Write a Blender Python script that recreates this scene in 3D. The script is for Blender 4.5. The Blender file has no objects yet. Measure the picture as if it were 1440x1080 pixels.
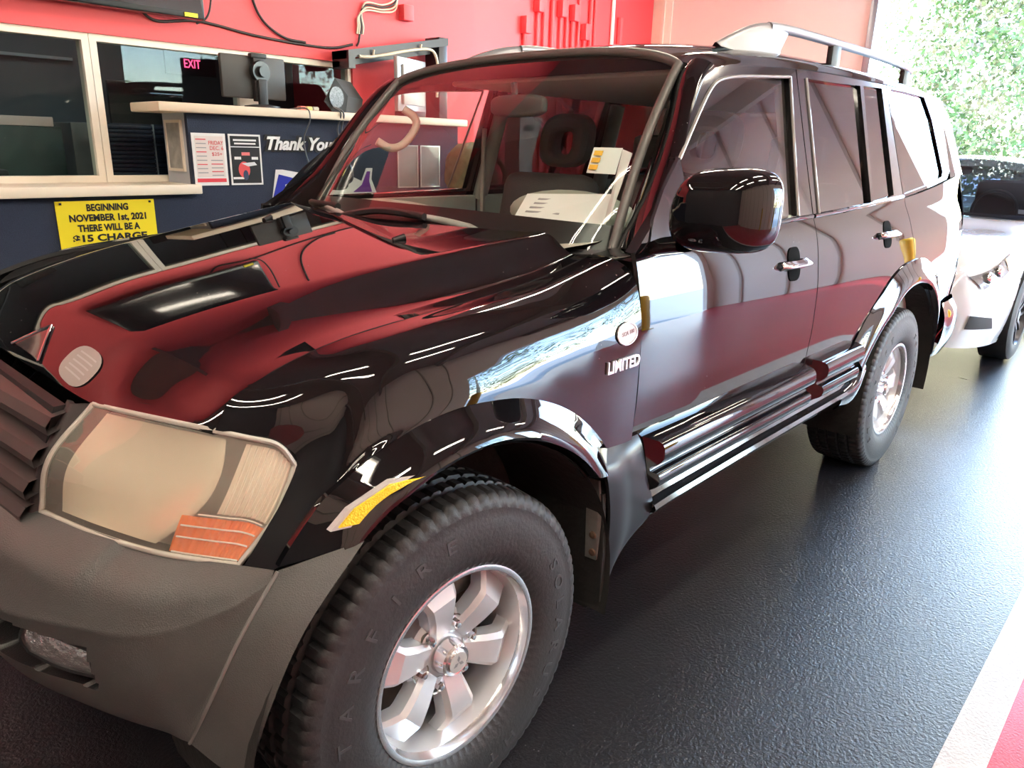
import bpy, bmesh, math, random
import numpy as np
from mathutils import Vector, Matrix
random.seed(7); np.random.seed(7)
scene = bpy.context.scene
C = scene.collection
PI = math.pi

# ------------------------------------------------------------------ camera
def make_camera():
    pos = (-0.9202, -1.8628, 1.4155); yaw, pitch, roll, fpx = 0.8297, 0.3048, 0.0256, 1052.3
    cy, sy, cp, sp = math.cos(yaw), math.sin(yaw), math.cos(pitch), math.sin(pitch)
    f = Vector((sy*cp, cy*cp, -sp)); r = Vector((cy, -sy, 0)); u = r.cross(f)
    c, s = math.cos(roll), math.sin(roll)
    r2 = c*r + s*u; u2 = -s*r + c*u
    cam = bpy.data.cameras.new('camera'); o = bpy.data.objects.new('camera', cam); C.objects.link(o)
    m = Matrix((( r2.x, u2.x, -f.x, pos[0]), (r2.y, u2.y, -f.y, pos[1]), (r2.z, u2.z, -f.z, pos[2]), (0, 0, 0, 1)))
    o.matrix_world = m
    cam.sensor_width = 36.0; cam.sensor_fit = 'HORIZONTAL'; cam.lens = fpx/1440*36.0
    cam.clip_start = 0.02; cam.clip_end = 400
    scene.camera = o
make_camera()

# ------------------------------------------------------------------ world, sun, exposure
w = bpy.data.worlds.new('sky'); scene.world = w; w.use_nodes = True
nt = w.node_tree; bg = nt.nodes['Background']
sky = nt.nodes.new('ShaderNodeTexSky'); sky.sky_type = 'NISHITA'; sky.sun_disc = False
sky.sun_elevation = math.radians(50); sky.sun_rotation = math.radians(-20); sky.air_density = 1.2; sky.dust_density = .2; sky.ozone_density = 3.0
nt.links.new(sky.outputs[0], bg.inputs[0]); bg.inputs[1].default_value = 2.7
sl = bpy.data.lights.new('sun', 'SUN'); sl.energy = 10.0; sl.angle = 0.01; sl.color = (1, .95, .87)
so = bpy.data.objects.new('sun', sl); C.objects.link(so); so.rotation_euler = (math.radians(-33), math.radians(22), 0)
scene.view_settings.view_transform = 'Standard'; scene.view_settings.look = 'None'
scene.view_settings.gamma = 1.0; scene.view_settings.use_curve_mapping = False
scene.view_settings.exposure = .95

# ------------------------------------------------------------------ materials
MATS = {}
def mat(name, col=(.5, .5, .5), rough=.5, metal=0., spec=.5, ior=1.5, coat=0., bump=None, var=None, emit=None, sheen=0., coat_ior=1.5):
    if name in MATS: return MATS[name]
    m = bpy.data.materials.new(name); m.use_nodes = True; nt = m.node_tree; b = nt.nodes['Principled BSDF']
    b.inputs['Base Color'].default_value = (*col, 1); b.inputs['Roughness'].default_value = rough
    b.inputs['Metallic'].default_value = metal; b.inputs['IOR'].default_value = ior
    b.inputs['Specular IOR Level'].default_value = spec
    b.inputs['Coat Weight'].default_value = coat; b.inputs['Coat Roughness'].default_value = 0.02; b.inputs['Coat IOR'].default_value = coat_ior
    tc = nt.nodes.new('ShaderNodeTexCoord')
    if var:
        sc, am = var
        n = nt.nodes.new('ShaderNodeTexNoise'); n.inputs['Scale'].default_value = sc; n.inputs['Detail'].default_value = 4
        nt.links.new(tc.outputs['Object'], n.inputs['Vector'])
        mx = nt.nodes.new('ShaderNodeMix'); mx.data_type = 'RGBA'
        mx.inputs[6].default_value = (*[max(0, c*(1-am)) for c in col], 1); mx.inputs[7].default_value = (*[min(1, c*(1+am)) for c in col], 1)
        nt.links.new(n.outputs['Fac'], mx.inputs[0]); nt.links.new(mx.outputs[2], b.inputs['Base Color'])
    if bump:
        sc, st = bump
        n = nt.nodes.new('ShaderNodeTexNoise'); n.inputs['Scale'].default_value = sc; n.inputs['Detail'].default_value = 3
        nt.links.new(tc.outputs['Object'], n.inputs['Vector'])
        bp = nt.nodes.new('ShaderNodeBump'); bp.inputs['Strength'].default_value = st; bp.inputs['Distance'].default_value = 0.01
        nt.links.new(n.outputs['Fac'], bp.inputs['Height']); nt.links.new(bp.outputs[0], b.inputs['Normal'])
    if emit:
        b.inputs['Emission Color'].default_value = (*emit[0], 1); b.inputs['Emission Strength'].default_value = emit[1]
    MATS[name] = m; return m

def glass(name, tint=(.9, .95, .93), ior=1.5, gloss=(1, 1, 1), haze=0., hazecol=(.8, .8, .75)):
    if name in MATS: return MATS[name]
    m = bpy.data.materials.new(name); m.use_nodes = True; nt = m.node_tree
    for n in list(nt.nodes): nt.nodes.remove(n)
    out = nt.nodes.new('ShaderNodeOutputMaterial'); mx = nt.nodes.new('ShaderNodeMixShader')
    fr = nt.nodes.new('ShaderNodeFresnel'); fr.inputs['IOR'].default_value = ior
    tr = nt.nodes.new('ShaderNodeBsdfTransparent'); tr.inputs[0].default_value = (*tint, 1)
    gl = nt.nodes.new('ShaderNodeBsdfGlossy'); gl.inputs['Roughness'].default_value = 0.0; gl.inputs['Color'].default_value = (*gloss, 1)
    # the same reflectance from either face of the sheet
    ge = nt.nodes.new('ShaderNodeNewGeometry'); ma = nt.nodes.new('ShaderNodeMath'); ma.operation = 'MULTIPLY_ADD'
    ma.inputs[1].default_value = 1/ior-ior; ma.inputs[2].default_value = ior
    nt.links.new(ge.outputs['Backfacing'], ma.inputs[0]); nt.links.new(ma.outputs[0], fr.inputs['IOR'])
    nt.links.new(fr.outputs[0], mx.inputs[0])
    if haze > 0:
        df = nt.nodes.new('ShaderNodeBsdfDiffuse'); df.inputs[0].default_value = (*hazecol, 1)
        m2 = nt.nodes.new('ShaderNodeMixShader'); m2.inputs[0].default_value = haze
        nt.links.new(tr.outputs[0], m2.inputs[1]); nt.links.new(df.outputs[0], m2.inputs[2]); nt.links.new(m2.outputs[0], mx.inputs[1])
    else:
        nt.links.new(tr.outputs[0], mx.inputs[1])
    nt.links.new(gl.outputs[0], mx.inputs[2]); nt.links.new(mx.outputs[0], out.inputs[0])
    MATS[name] = m; return m

def paint_black():
    # glossy black lacquer with a little settled dust
    m = mat('black_lacquer', (.004, .004, .005), .02, spec=.5, ior=1.58)
    nt = m.node_tree; b = nt.nodes['Principled BSDF']
    tc = nt.nodes.new('ShaderNodeTexCoord')
    v = nt.nodes.new('ShaderNodeTexVoronoi'); v.inputs['Scale'].default_value = 38; v.inputs['Randomness'].default_value = 1
    nt.links.new(tc.outputs['Object'], v.inputs['Vector'])
    r = nt.nodes.new('ShaderNodeValToRGB'); r.color_ramp.elements[0].position = .035; r.color_ramp.elements[0].color = (.35, .33, .3, 1)
    r.color_ramp.elements[1].position = .06; r.color_ramp.elements[1].color = (.004, .004, .005, 1)
    nt.links.new(v.outputs['Distance'], r.inputs[0])
    n = nt.nodes.new('ShaderNodeTexNoise'); n.inputs['Scale'].default_value = 3.
    nt.links.new(tc.outputs['Object'], n.inputs['Vector'])
    mr = nt.nodes.new('ShaderNodeMapRange'); mr.inputs[1].default_value = .55; mr.inputs[2].default_value = .62
    nt.links.new(n.outputs['Fac'], mr.inputs[0])
    mx = nt.nodes.new('ShaderNodeMix'); mx.data_type = 'RGBA'; mx.inputs[6].default_value = (.004, .004, .005, 1)
    nt.links.new(mr.outputs[0], mx.inputs[0]); nt.links.new(r.outputs[0], mx.inputs[7])
    nt.links.new(mx.outputs[2], b.inputs['Base Color'])
    return m
PAINT = paint_black()
BLKGLOSS = mat('black_gloss_trim', (.006, .006, .007), .08, coat=.6)
BLKPL = mat('black_plastic', (.014, .014, .015), .42, bump=(300, .15))
RUBBER = mat('tyre_rubber', (.022, .021, .022), .55, bump=(120, .12), var=(9, .25))
RUBTXT = mat('tyre_lettering', (.05, .05, .052), .5)
GREYPL = mat('bumper_grey_plastic', (.070, .069, .067), .40, bump=(420, .25), var=(5, .3))
GREYGR = mat('grille_grey_plastic', (.055, .047, .046), .4, var=(6, .2))
CHROME = mat('chrome', (.85, .85, .86), .06, metal=1.)
ALLOY = mat('silver_alloy', (.66, .67, .69), .28, metal=.55, var=(20, .06))
ALLOYL = mat('machined_alloy', (.80, .80, .82), .16, metal=.9)
RUSTY = mat('rusty_steel', (.12, .07, .045), .6, metal=.5, var=(30, .5))
STEEL = mat('dull_steel', (.30, .29, .27), .45, metal=.7, var=(30, .3))
DARK = mat('underbody_black', (.008, .008, .008), .7)
LINER = mat('liner_black_felt', (.012, .012, .011), .8, var=(14, .5), bump=(40, .4))
SILVER = mat('rail_silver', (.27, .27, .275), .36, metal=.6)
WSG = glass('windshield_glass', (.90, .97, .94), 1.40)
SIDEG = glass('side_glass', (.88, .91, .88), 1.55)
PRIVG = glass('privacy_glass', (.22, .20, .20), 1.75)
WHITE = mat('white_paper', (.86, .86, .84), .6)
AMBER = mat('amber_lens', (.85, .30, .06), .2, coat=.5, bump=(90, .3))
YELREF = mat('yellow_reflector', (.92, .68, .02), .25, coat=.6, bump=(260, .5))
INTG = mat('interior_grey_green', (.34, .35, .31), .6, bump=(200, .1))
INTD = mat('interior_charcoal', (.085, .085, .085), .7, bump=(160, .2))
INTB = mat('interior_beige', (.60, .55, .46), .6)

# ------------------------------------------------------------------ helpers
def base(o):
    v = np.zeros(3)
    while o is not None:
        v = v + np.array(o.location); o = o.parent
    return v
def mesh(name, V, F, m, parent=None, smooth=40, local=False):
    V = np.asarray(V, float).reshape(-1, 3)
    if parent is not None and not local: V = V - base(parent)
    me = bpy.data.meshes.new(name); me.from_pydata(V.tolist(), [], [tuple(map(int, f)) for f in F])
    if isinstance(m, (list, tuple)):
        for k in m: me.materials.append(k)
    else: me.materials.append(m)
    me.validate(); me.update()
    if smooth:
        me.polygons.foreach_set('use_smooth', [True]*len(me.polygons)); me.set_sharp_from_angle(angle=math.radians(smooth))
    o = bpy.data.objects.new(name, me); C.objects.link(o)
    if parent is not None: o.parent = parent
    return o
def tag(o, label=None, cat=None, group=None, kind=None):
    if label: o['label'] = label
    if cat: o['category'] = cat
    if group: o['group'] = group
    if kind: o['kind'] = kind
    return o
def thing(name, label, cat, loc=(0, 0, 0), group=None):
    o = bpy.data.objects.new(name, None); C.objects.link(o); o.location = loc; o.empty_display_size = .1
    return tag(o, label, cat, group)
def struct(o, label=None, cat=None): return tag(o, label, cat, kind='structure')
def copy_tree(o, parent=None, dloc=None):
    c = o.copy(); C.objects.link(c); c.parent = parent
    if dloc is not None: c.location = Vector(o.location) + Vector(dloc)
    for ch in [x for x in bpy.data.objects if x.parent == o]: copy_tree(ch, c)
    return c
class B:
    """collects vertices and faces"""
    def __init__(s): s.V = []; s.F = []
    def add(s, V, F):
        n = len(s.V); s.V += [tuple(v) for v in V]; s.F += [tuple(i+n for i in f) for f in F]; return s
    def obj(s, name, m, parent=None, smooth=40, local=False): return mesh(name, s.V, s.F, m, parent, smooth, local)
def cr(P, n, ts=None):
    """Catmull-Rom through P, n samples (uniform in chord length)"""
    P = np.asarray(P, float); k = len(P)
    if k == 2:
        t = np.linspace(0, 1, n)[:, None]; return P[0]*(1-t)+P[1]*t
    d = np.sqrt(np.maximum(np.linalg.norm(np.diff(P, axis=0), axis=1), 1e-9)); u = np.concatenate([[0], np.cumsum(d)])
    # finite-difference tangents (non-uniform)
    T = np.zeros_like(P)
    for i in range(k):
        if i == 0: T[i] = (P[1]-P[0])/(u[1]-u[0])
        elif i == k-1: T[i] = (P[-1]-P[-2])/(u[-1]-u[-2])
        else:
            a, b = u[i]-u[i-1], u[i+1]-u[i]
            T[i] = ((P[i]-P[i-1])/a*b + (P[i+1]-P[i])/b*a)/(a+b)
    tt = np.linspace(0, u[-1], n) if ts is None else np.asarray(ts)*u[-1]
    out = np.zeros((len(tt), P.shape[1]))
    for j, t in enumerate(tt):
        i = min(max(np.searchsorted(u, t, side='right')-1, 0), k-2); h = u[i+1]-u[i]; s = (t-u[i])/h
        out[j] = (2*s**3-3*s**2+1)*P[i]+(s**3-2*s**2+s)*h*T[i]+(-2*s**3+3*s**2)*P[i+1]+(s**3-s**2)*h*T[i+1]
    return out
def loft(secs, nu, nv):
    """secs: sections (each the same number of points) -> grid nu x nv; index interpolation keeps control rows aligned"""
    S = np.asarray(secs, float)
    A = np.stack([cr(s, nv) for s in S])
    return np.stack([cr(A[:, j], nu) for j in range(nv)], axis=1)
def ip(x, tab):
    xs, ys = zip(*tab); return np.interp(x, xs, ys)
def sp(x, tab):
    """smooth interpolation of a table (x ascending)"""
    P = np.array(tab, float); xs = P[:, 0]; ys = P[:, 1]; k = len(xs)
    m = np.zeros(k)
    d = np.diff(ys)/np.diff(xs)
    m[0] = d[0]; m[-1] = d[-1]
    for i in range(1, k-1): m[i] = 0 if d[i-1]*d[i] <= 0 else 2*d[i-1]*d[i]/(d[i-1]+d[i])
    x = np.clip(np.asarray(x, float), xs[0], xs[-1]); i = np.clip(np.searchsorted(xs, x, side='right')-1, 0, k-2)
    h = xs[i+1]-xs[i]; s = (x-xs[i])/h
    return (2*s**3-3*s**2+1)*ys[i]+(s**3-2*s**2+s)*h*m[i]+(-2*s**3+3*s**2)*ys[i+1]+(s**3-s**2)*h*m[i+1]
def gridF(nu, nv, flip=False, off=0, wrapu=False, wrapv=False):
    F = []
    for i in range(nu if wrapu else nu-1):
        for j in range(nv if wrapv else nv-1):
            a = i*nv+j; b = ((i+1) % nu)*nv+j; c = ((i+1) % nu)*nv+(j+1) % nv; d = i*nv+(j+1) % nv
            F.append((a+off, d+off, c+off, b+off) if flip else (a+off, b+off, c+off, d+off))
    return F
def grid(name, G, m, parent=None, flip=False, thick=0, smooth=40, keep=None):
    nu, nv = G.shape[:2]; F = gridF(nu, nv, flip)
    if keep is not None:
        Vf = G.reshape(-1, 3); F = [f for f in F if keep(Vf[list(f)].mean(0))]
    o = mesh(name, G.reshape(-1, 3), F, m, parent, smooth)
    if thick:
        md = o.modifiers.new('thickness', 'SOLIDIFY'); md.thickness = thick; md.offset = -1
        if len(o.data.materials) == 1: o.data.materials.append(DARK)
        md.material_offset_rim = 1; md.material_offset = 1
        es = o.modifiers.new('edges', 'EDGE_SPLIT'); es.split_angle = math.radians(50)
    return o
def mirY(G): H = np.array(G, float).copy(); H[..., 1] *= -1; return H
def box(name, lo, hi, m, parent=None, bev=0., seg=2, rot=None, smooth=40):
    lo = np.array(lo, float); hi = np.array(hi, float); c = (lo+hi)/2; h = (hi-lo)/2
    bm = bmesh.new(); bmesh.ops.create_cube(bm, size=2)
    for v in bm.verts: v.co = Vector((v.co.x*h[0], v.co.y*h[1], v.co.z*h[2]))
    if bev: bmesh.ops.bevel(bm, geom=list(bm.edges), offset=min(bev, .49*2*min(h)), segments=seg, affect='EDGES', profile=.5)
    V = np.array([v.co[:] for v in bm.verts]); bm.verts.index_update(); F = [[v.index for v in f.verts] for f in bm.faces]; bm.free()
    if rot is not None: V = V @ np.array(rot).T
    return mesh(name, V+c, F, m, parent, smooth)
def Rz(a): c, s = math.cos(a), math.sin(a); return np.array([[c, -s, 0], [s, c, 0], [0, 0, 1]])
def Ry(a): c, s = math.cos(a), math.sin(a); return np.array([[c, 0, s], [0, 1, 0], [-s, 0, c]])
def Rx(a): c, s = math.cos(a), math.sin(a); return np.array([[1, 0, 0], [0, c, -s], [0, s, c]])
def tubeVF(P, r, n=8, cap=True):
    P = np.asarray(P, float); k = len(P); V = []; F = []
    rr = r if hasattr(r, '__len__') else [r]*k
    up = None
    for i in range(k):
        t = P[min(i+1, k-1)]-P[max(i-1, 0)]; t /= np.linalg.norm(t)+1e-12
        if up is None:
            a = np.array([0, 0, 1.]) if abs(t[2]) < .9 else np.array([1., 0, 0]); up = np.cross(np.cross(t, a), t)
        else: up = up-t*(up@t)
        up /= np.linalg.norm(up)+1e-12; s = np.cross(t, up)
        for j in range(n):
            a = 2*PI*j/n; V.append(P[i]+rr[i]*(math.cos(a)*up+math.sin(a)*s))
    F = gridF(k, n, wrapv=True)
    if cap: F += [tuple(range(n-1, -1, -1)), tuple(range((k-1)*n, k*n))]
    return V, F
def tube(name, P, r, m, parent=None, n=8, smoothpts=0):
    if smoothpts:
        if hasattr(r, '__len__'): r = list(np.interp(np.linspace(0, 1, smoothpts), np.linspace(0, 1, len(r)), r))
        P = cr(P, smoothpts)
    V, F = tubeVF(P, r, n); return mesh(name, V, F, m, parent, 60)
def prismVF(poly, d):
    """poly: list of 3D points (planar loop), extruded by vector d"""
    P = np.asarray(poly, float); n = len(P); V = list(P)+list(P+np.asarray(d, float))
    F = [tuple(range(n-1, -1, -1)), tuple(range(n, 2*n))]+[(i, (i+1) % n, n+(i+1) % n, n+i) for i in range(n)]
    return V, F
def prism(name, poly, d, m, parent=None, smooth=30):
    V, F = prismVF(poly, d); o = mesh(name, V, F, m, parent, 0)
    bm = bmesh.new(); bm.from_mesh(o.data); bmesh.ops.recalc_face_normals(bm, faces=bm.faces); bm.to_mesh(o.data); bm.free()
    return o
def ring(name, outer, inner, d, m, parent=None):
    """frame between two loops with the same count, extruded by d"""
    O = np.asarray(outer, float); I = np.asarray(inner, float); n = len(O); d = np.asarray(d, float)
    V = np.concatenate([O, I, O+d, I+d]); F = []
    for i in range(n):
        j = (i+1) % n
        F += [(i, j, n+j, n+i), (2*n+i, 3*n+i, 3*n+j, 2*n+j), (i, 2*n+i, 2*n+j, j), (n+i, n+j, 3*n+j, 3*n+i)]
    o = mesh(name, V, F, m, parent, 30)
    bm = bmesh.new(); bm.from_mesh(o.data); bmesh.ops.recalc_face_normals(bm, faces=bm.faces); bm.to_mesh(o.data); bm.free()
    return o
def latheVF(prof, n, axis='y', a0=0, a1=2*PI):
    """prof: (r, h) pairs; revolved about local axis"""
    full = abs(a1-a0-2*PI) < 1e-6; k = len(prof); V = []
    cnt = n if full else n+1
    for i in range(cnt):
        a = a0+(a1-a0)*i/n; c, s = math.cos(a), math.sin(a)
        for r, h in prof:
            V.append((r*c, h, r*s) if axis == 'y' else ((r*c, r*s, h) if axis == 'z' else (h, r*c, r*s)))
    return V, gridF(cnt, k, wrapu=full)
def fixn(o):
    bm = bmesh.new(); bm.from_mesh(o.data); bmesh.ops.recalc_face_normals(bm, faces=bm.faces); bm.to_mesh(o.data); bm.free(); return o
def textVF(s, size=1., extrude=.01, offset=0., shear=0., align='LEFT', spacing=1.):
    cu = bpy.data.curves.new('t', 'FONT'); cu.body = s; cu.size = size; cu.extrude = extrude; cu.offset = offset; cu.shear = shear
    cu.align_x = align; cu.space_character = spacing; cu.resolution_u = 3
    o = bpy.data.objects.new('t', cu); C.objects.link(o)
    dg = bpy.context.evaluated_depsgraph_get(); me = bpy.data.meshes.new_from_object(o.evaluated_get(dg))
    V = np.array([v.co[:] for v in me.vertices]).reshape(-1, 3); F = [tuple(p.vertices) for p in me.polygons]
    bpy.data.objects.remove(o); bpy.data.curves.remove(cu); bpy.data.meshes.remove(me)
    return V, F
def text(name, s, org, right, up, size, m, parent=None, extrude=.001, offset=0., shear=0., align='LEFT', spacing=1., fitw=None):
    V, F = textVF(s, size, extrude, offset, shear, align, spacing)
    if fitw:
        k = fitw/(V[:, 0].max()-V[:, 0].min()); V[:, 0] *= k
    r = np.array(right, float); u = np.array(up, float); n = np.cross(r, u)
    P = np.array(org, float)+V[:, :1]*r+V[:, 1:2]*u+V[:, 2:3]*n
    return mesh(name, P, F, m, parent, 0)
# ================================================================== the setting
REDW = mat('red_wall_paint', (.80, .075, .088), .55, var=(1.2, .05), bump=(60, .05))
BEIGE = mat('beige_wall_panel', (.76, .67, .61), .6, var=(1.0, .05), bump=(30, .05))
CREAM = mat('cream_trim', (.80, .72, .60), .5, var=(6, .06))
NAVY = mat('navy_carpet_panel', (.020, .028, .055), .85, var=(160, .35), bump=(220, .4))
CEIL = mat('dark_ceiling_deck', (.30, .26, .22), .7, var=(2, .15))
CONC = mat('outdoor_concrete', (.62, .60, .57), .8, var=(1.5, .1))
WHITEP = mat('white_floor_paint', (.60, .58, .56), .45, var=(12, .15), bump=(120, .3))
REDF = mat('red_floor_paint', (.50, .035, .06), .28, var=(3, .12), bump=(160, .15))
BLACK = mat('black_matt', (.012, .012, .013), .5)
def floor_mat():
    m = mat('black_grit_floor', (.012, .013, .016), .30, ior=1.5)
    nt = m.node_tree; b = nt.nodes['Principled BSDF']; tc = nt.nodes.new('ShaderNodeTexCoord')
    n = nt.nodes.new('ShaderNodeTexNoise'); n.inputs['Scale'].default_value = 95; n.inputs['Detail'].default_value = 4; n.inputs['Roughness'].default_value = .65
    n2 = nt.nodes.new('ShaderNodeTexNoise'); n2.inputs['Scale'].default_value = 1.6; n2.inputs['Detail'].default_value = 5
    nt.links.new(tc.outputs['Object'], n.inputs['Vector']); nt.links.new(tc.outputs['Object'], n2.inputs['Vector'])
    bp = nt.nodes.new('ShaderNodeBump'); bp.inputs['Strength'].default_value = .6; bp.inputs['Distance'].default_value = .006
    nt.links.new(n.outputs['Fac'], bp.inputs['Height']); nt.links.new(bp.outputs[0], b.inputs['Normal'])
    mr = nt.nodes.new('ShaderNodeMapRange'); mr.inputs[3].default_value = .25; mr.inputs[4].default_value = .33
    nt.links.new(n2.outputs['Fac'], mr.inputs[0]); nt.links.new(mr.outputs[0], b.inputs['Roughness'])
    v = nt.nodes.new('ShaderNodeTexVoronoi'); v.inputs['Scale'].default_value = 22
    nt.links.new(tc.outputs['Object'], v.inputs['Vector'])
    r = nt.nodes.new('ShaderNodeValToRGB'); r.color_ramp.elements[0].position = .03; r.color_ramp.elements[0].color = (.25, .25, .25, 1)
    r.color_ramp.elements[1].position = .05; r.color_ramp.elements[1].color = (.013, .013, .016, 1)
    nt.links.new(v.outputs['Distance'], r.inputs[0]); nt.links.new(r.outputs[0], b.inputs['Base Color'])
    return m
FLOORM = floor_mat()
XF, XR, YO, YD, ZC = -4.6, 10.6, -6.2, 5.72, 4.6       # front wall, rear wall, opposite wall, deep wall, ceiling
struct(box('floor', (XF, -1.645, -.12), (XR, YD, 0), FLOORM))
struct(box('floor', (XF, -1.742, -.12), (XR, -1.645, .0015), WHITEP))
struct(box('floor', (XF, YO, -.12), (XR, -1.742, 0), REDF))
struct(box('ground', (-40, -40, -.2), (90, 40, -.125), CONC))
struct(box('ceiling', (XF, YO, ZC), (XR, YD, ZC+.15), CEIL))
for i, x in enumerate((-3.2, -1.0, 1.2, 3.4, 5.6, 7.8, 9.8)):
    struct(box('ceiling_beam', (x-.09, YO, ZC-.3), (x+.09, YD, ZC), CEIL))
# back wall (red above, windows, navy below)
struct(box('wall_back', (XF, 2.6, 1.93), (3.44, 2.78, ZC), REDW))
struct(box('wall_back', (2.30, 2.6, 0), (3.44, 2.78, 1.93), REDW))
struct(box('wall_back', (XF, 2.3, 0), (1.0, 2.36, 1.136), NAVY))
struct(box('wall_return', (3.30, 2.78, 0), (3.44, YD, ZC), REDW))
struct(box('wall_back', (3.44, YD, 0), (XR, YD+.15, ZC), REDW))
# rear wall with the big opening
struct(box('wall_right', (XR, 2.18, 0), (XR+.2, YD+.15, ZC), BEIGE))
struct(box('wall_right', (XR, -2.6, 4.4), (XR+.2, 2.18, ZC), BEIGE))
struct(box('wall_right', (XR, YO, 0), (XR+.2, -2.6, ZC), BEIGE))
struct(box('trim_1', (XR-.03, 5.36, 0), (XR, YD, ZC), CREAM, bev=.004))
struct(box('trim_2', (XR-.06, 5.48, 0), (XR-.03, 5.54, ZC), CREAM, bev=.004))
struct(box('trim_3', (XR-.07, 2.13, 0), (XR+.22, 2.23, 4.4), mat('grey_door_track', (.22, .23, .26), .35, metal=.7), bev=.01))
# front wall
struct(box('wall_front', (XF-.2, YO, 0), (XF, YD, ZC), mat('front_wall_dark', (.10, .09, .09), .6)))
# opposite wall: beige panels, openings to daylight
OPEN = [(4.3, 6.5), (7.5, 10.2)]
xs = XF
for a, b in OPEN:
    struct(box('wall_left', (xs, YO-.2, 0), (a, YO, ZC), BEIGE))
    struct(box('wall_left', (a, YO-.2, 3.2), (b, YO, ZC), BEIGE)); xs = b
struct(box('wall_left', (xs, YO-.2, 0), (XR, YO, ZC), BEIGE))
RIB = mat('wall_rib_dark_beige', (.42, .36, .32), .6)  # raised ribs in a darker beige than the panels
for k in range(16):
    x = XF+.5+k*.95
    if any(a-.1 < x < b+.1 for a, b in OPEN): continue
    struct(box('wall_rib', (x-.025, YO, 0), (x+.025, YO+.035, ZC), RIB, bev=.006))
for k in range(4):
    y = -5.7+k*.8
    struct(box('wall_rib', (XR-.035, y-.025, 0), (XR, y+.025, ZC), RIB, bev=.006))
YEL = mat('yellow_bollard_paint', (.75, .45, .02), .4, var=(8, .12))
def bollard(x, y, label):
    t = thing('bollard', label, 'bollard', (x, y, 0), 'yellow bollards')
    V, F = latheVF([(.0, 0), (.115, 0), (.115, 1.08), (.105, 1.14), (.075, 1.18), (.0, 1.2)], 28, 'z')
    mesh('post', V, F, YEL, t, local=True)
    V, F = latheVF([(.0, 0), (.17, 0), (.17, .015), (.116, .02)], 28, 'z'); mesh('base_plate', V, F, YEL, t, local=True)
for x, y, l in ((1.6, YO+.5, 'yellow steel bollard behind the camera, standing alone before the beige wall'), (4.1, YO+.5, 'yellow steel bollard behind the camera, before the middle opening'),
                (6.7, YO+.5, 'yellow steel bollard behind the camera, after the middle opening'), (7.3, YO+.5, 'yellow steel bollard behind the camera, before the last opening'), (9.9, -3.0, 'yellow steel bollard beside the rear doorway')):
    bollard(x, y, l)
# fluorescent ceiling fixtures
LAMP = mat('lit_tube', (1, .95, .85), .5, emit=((1.0, .90, .74), 46.))
HOUS = mat('lamp_housing', (.7, .7, .68), .4)
def lamp(x, y, label):
    t = thing('ceiling_light', label, 'ceiling light', (x, y, ZC-.42), 'fluorescent ceiling lights')
    box('housing', (x-.65, y-.11, ZC-.38), (x+.65, y+.11, ZC-.34), HOUS, t, bev=.008)
    for s in (-.05, .05):
        V, F = tubeVF([(x-.62, y+s, ZC-.405), (x+.62, y+s, ZC-.405)], .017, 8); mesh('tube', V, F, LAMP, t)
    for s in (-.645, .645):
        tube('hanger', [(x+s*.8, y, ZC-.34), (x+s*.8, y, ZC)], .006, HOUS, t, 6)
rows = {-3.4: 'far back row', -2.0: 'row behind the camera', 1.5: 'row over the dark car'}
for y, rn in rows.items():
    for k, x in enumerate((-3.4, -1.9, 3.9, 5.6, 7.4) if y > 0 else (-3.4, -2.1, -.1, 2.0, 4.5, 7.0)):  # lamps by the front wall are added fill for the car's nose
        lamp(x, y, 'fluorescent ceiling light, %s, number %s from the front wall' % (rn, ('one', 'two', 'three', 'four', 'five', 'six')[k]))
for k, x in enumerate((5.0, 6.7, 8.4)): lamp(x, 4.0, 'added unseen ceiling light before the deep red wall, number %s from the left' % ('one', 'two', 'three')[k])  # added row, unseen, brightens the rear and deep walls
# ------------------------------------------------------------------ office front: ledge, windows, counter
LEDGE = mat('cream_laminate', (.82, .70, .53), .4, var=(10, .05))
WINGL = glass('office_glass', (.80, .86, .86), 1.2)
TRIMW = mat('window_frame_cream', (.83, .77, .66), .45)
t = struct(box('window_ledge', (XF, 2.255, 1.136), (1.03, 2.62, 1.186), LEDGE, bev=.006))
def window(n, x0, x1, z0, z1, y=2.62):
    o = [(x0, y, z0), (x1, y, z0), (x1, y, z1), (x0, y, z1)]; q = .035
    i = [(x0+q, y, z0+q), (x1-q, y, z0+q), (x1-q, y, z1-q), (x0+q, y, z1-q)]
    f = struct(ring('window_%d' % n, o, i, (0, .08, 0), TRIMW), 'cream framed office window pane', 'window')
    box('pane', (x0+q, y+.03, z0+q), (x1-q, y+.036, z1-q), WINGL, f)
window(1, -1.4, .672, 1.186, 1.93); window(2, .675, 1.52, 1.186, 1.93); window(3, 1.62, 2.31, 1.186, 1.93); window(4, -3.6, -1.41, 1.186, 1.93)
struct(box('wall_back', (1.52, 2.62, 1.186), (1.62, 2.7, 1.93), TRIMW)); struct(box('wall_back', (XF, 2.62, 1.186), (-3.6, 2.7, 1.93), REDW))
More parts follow.
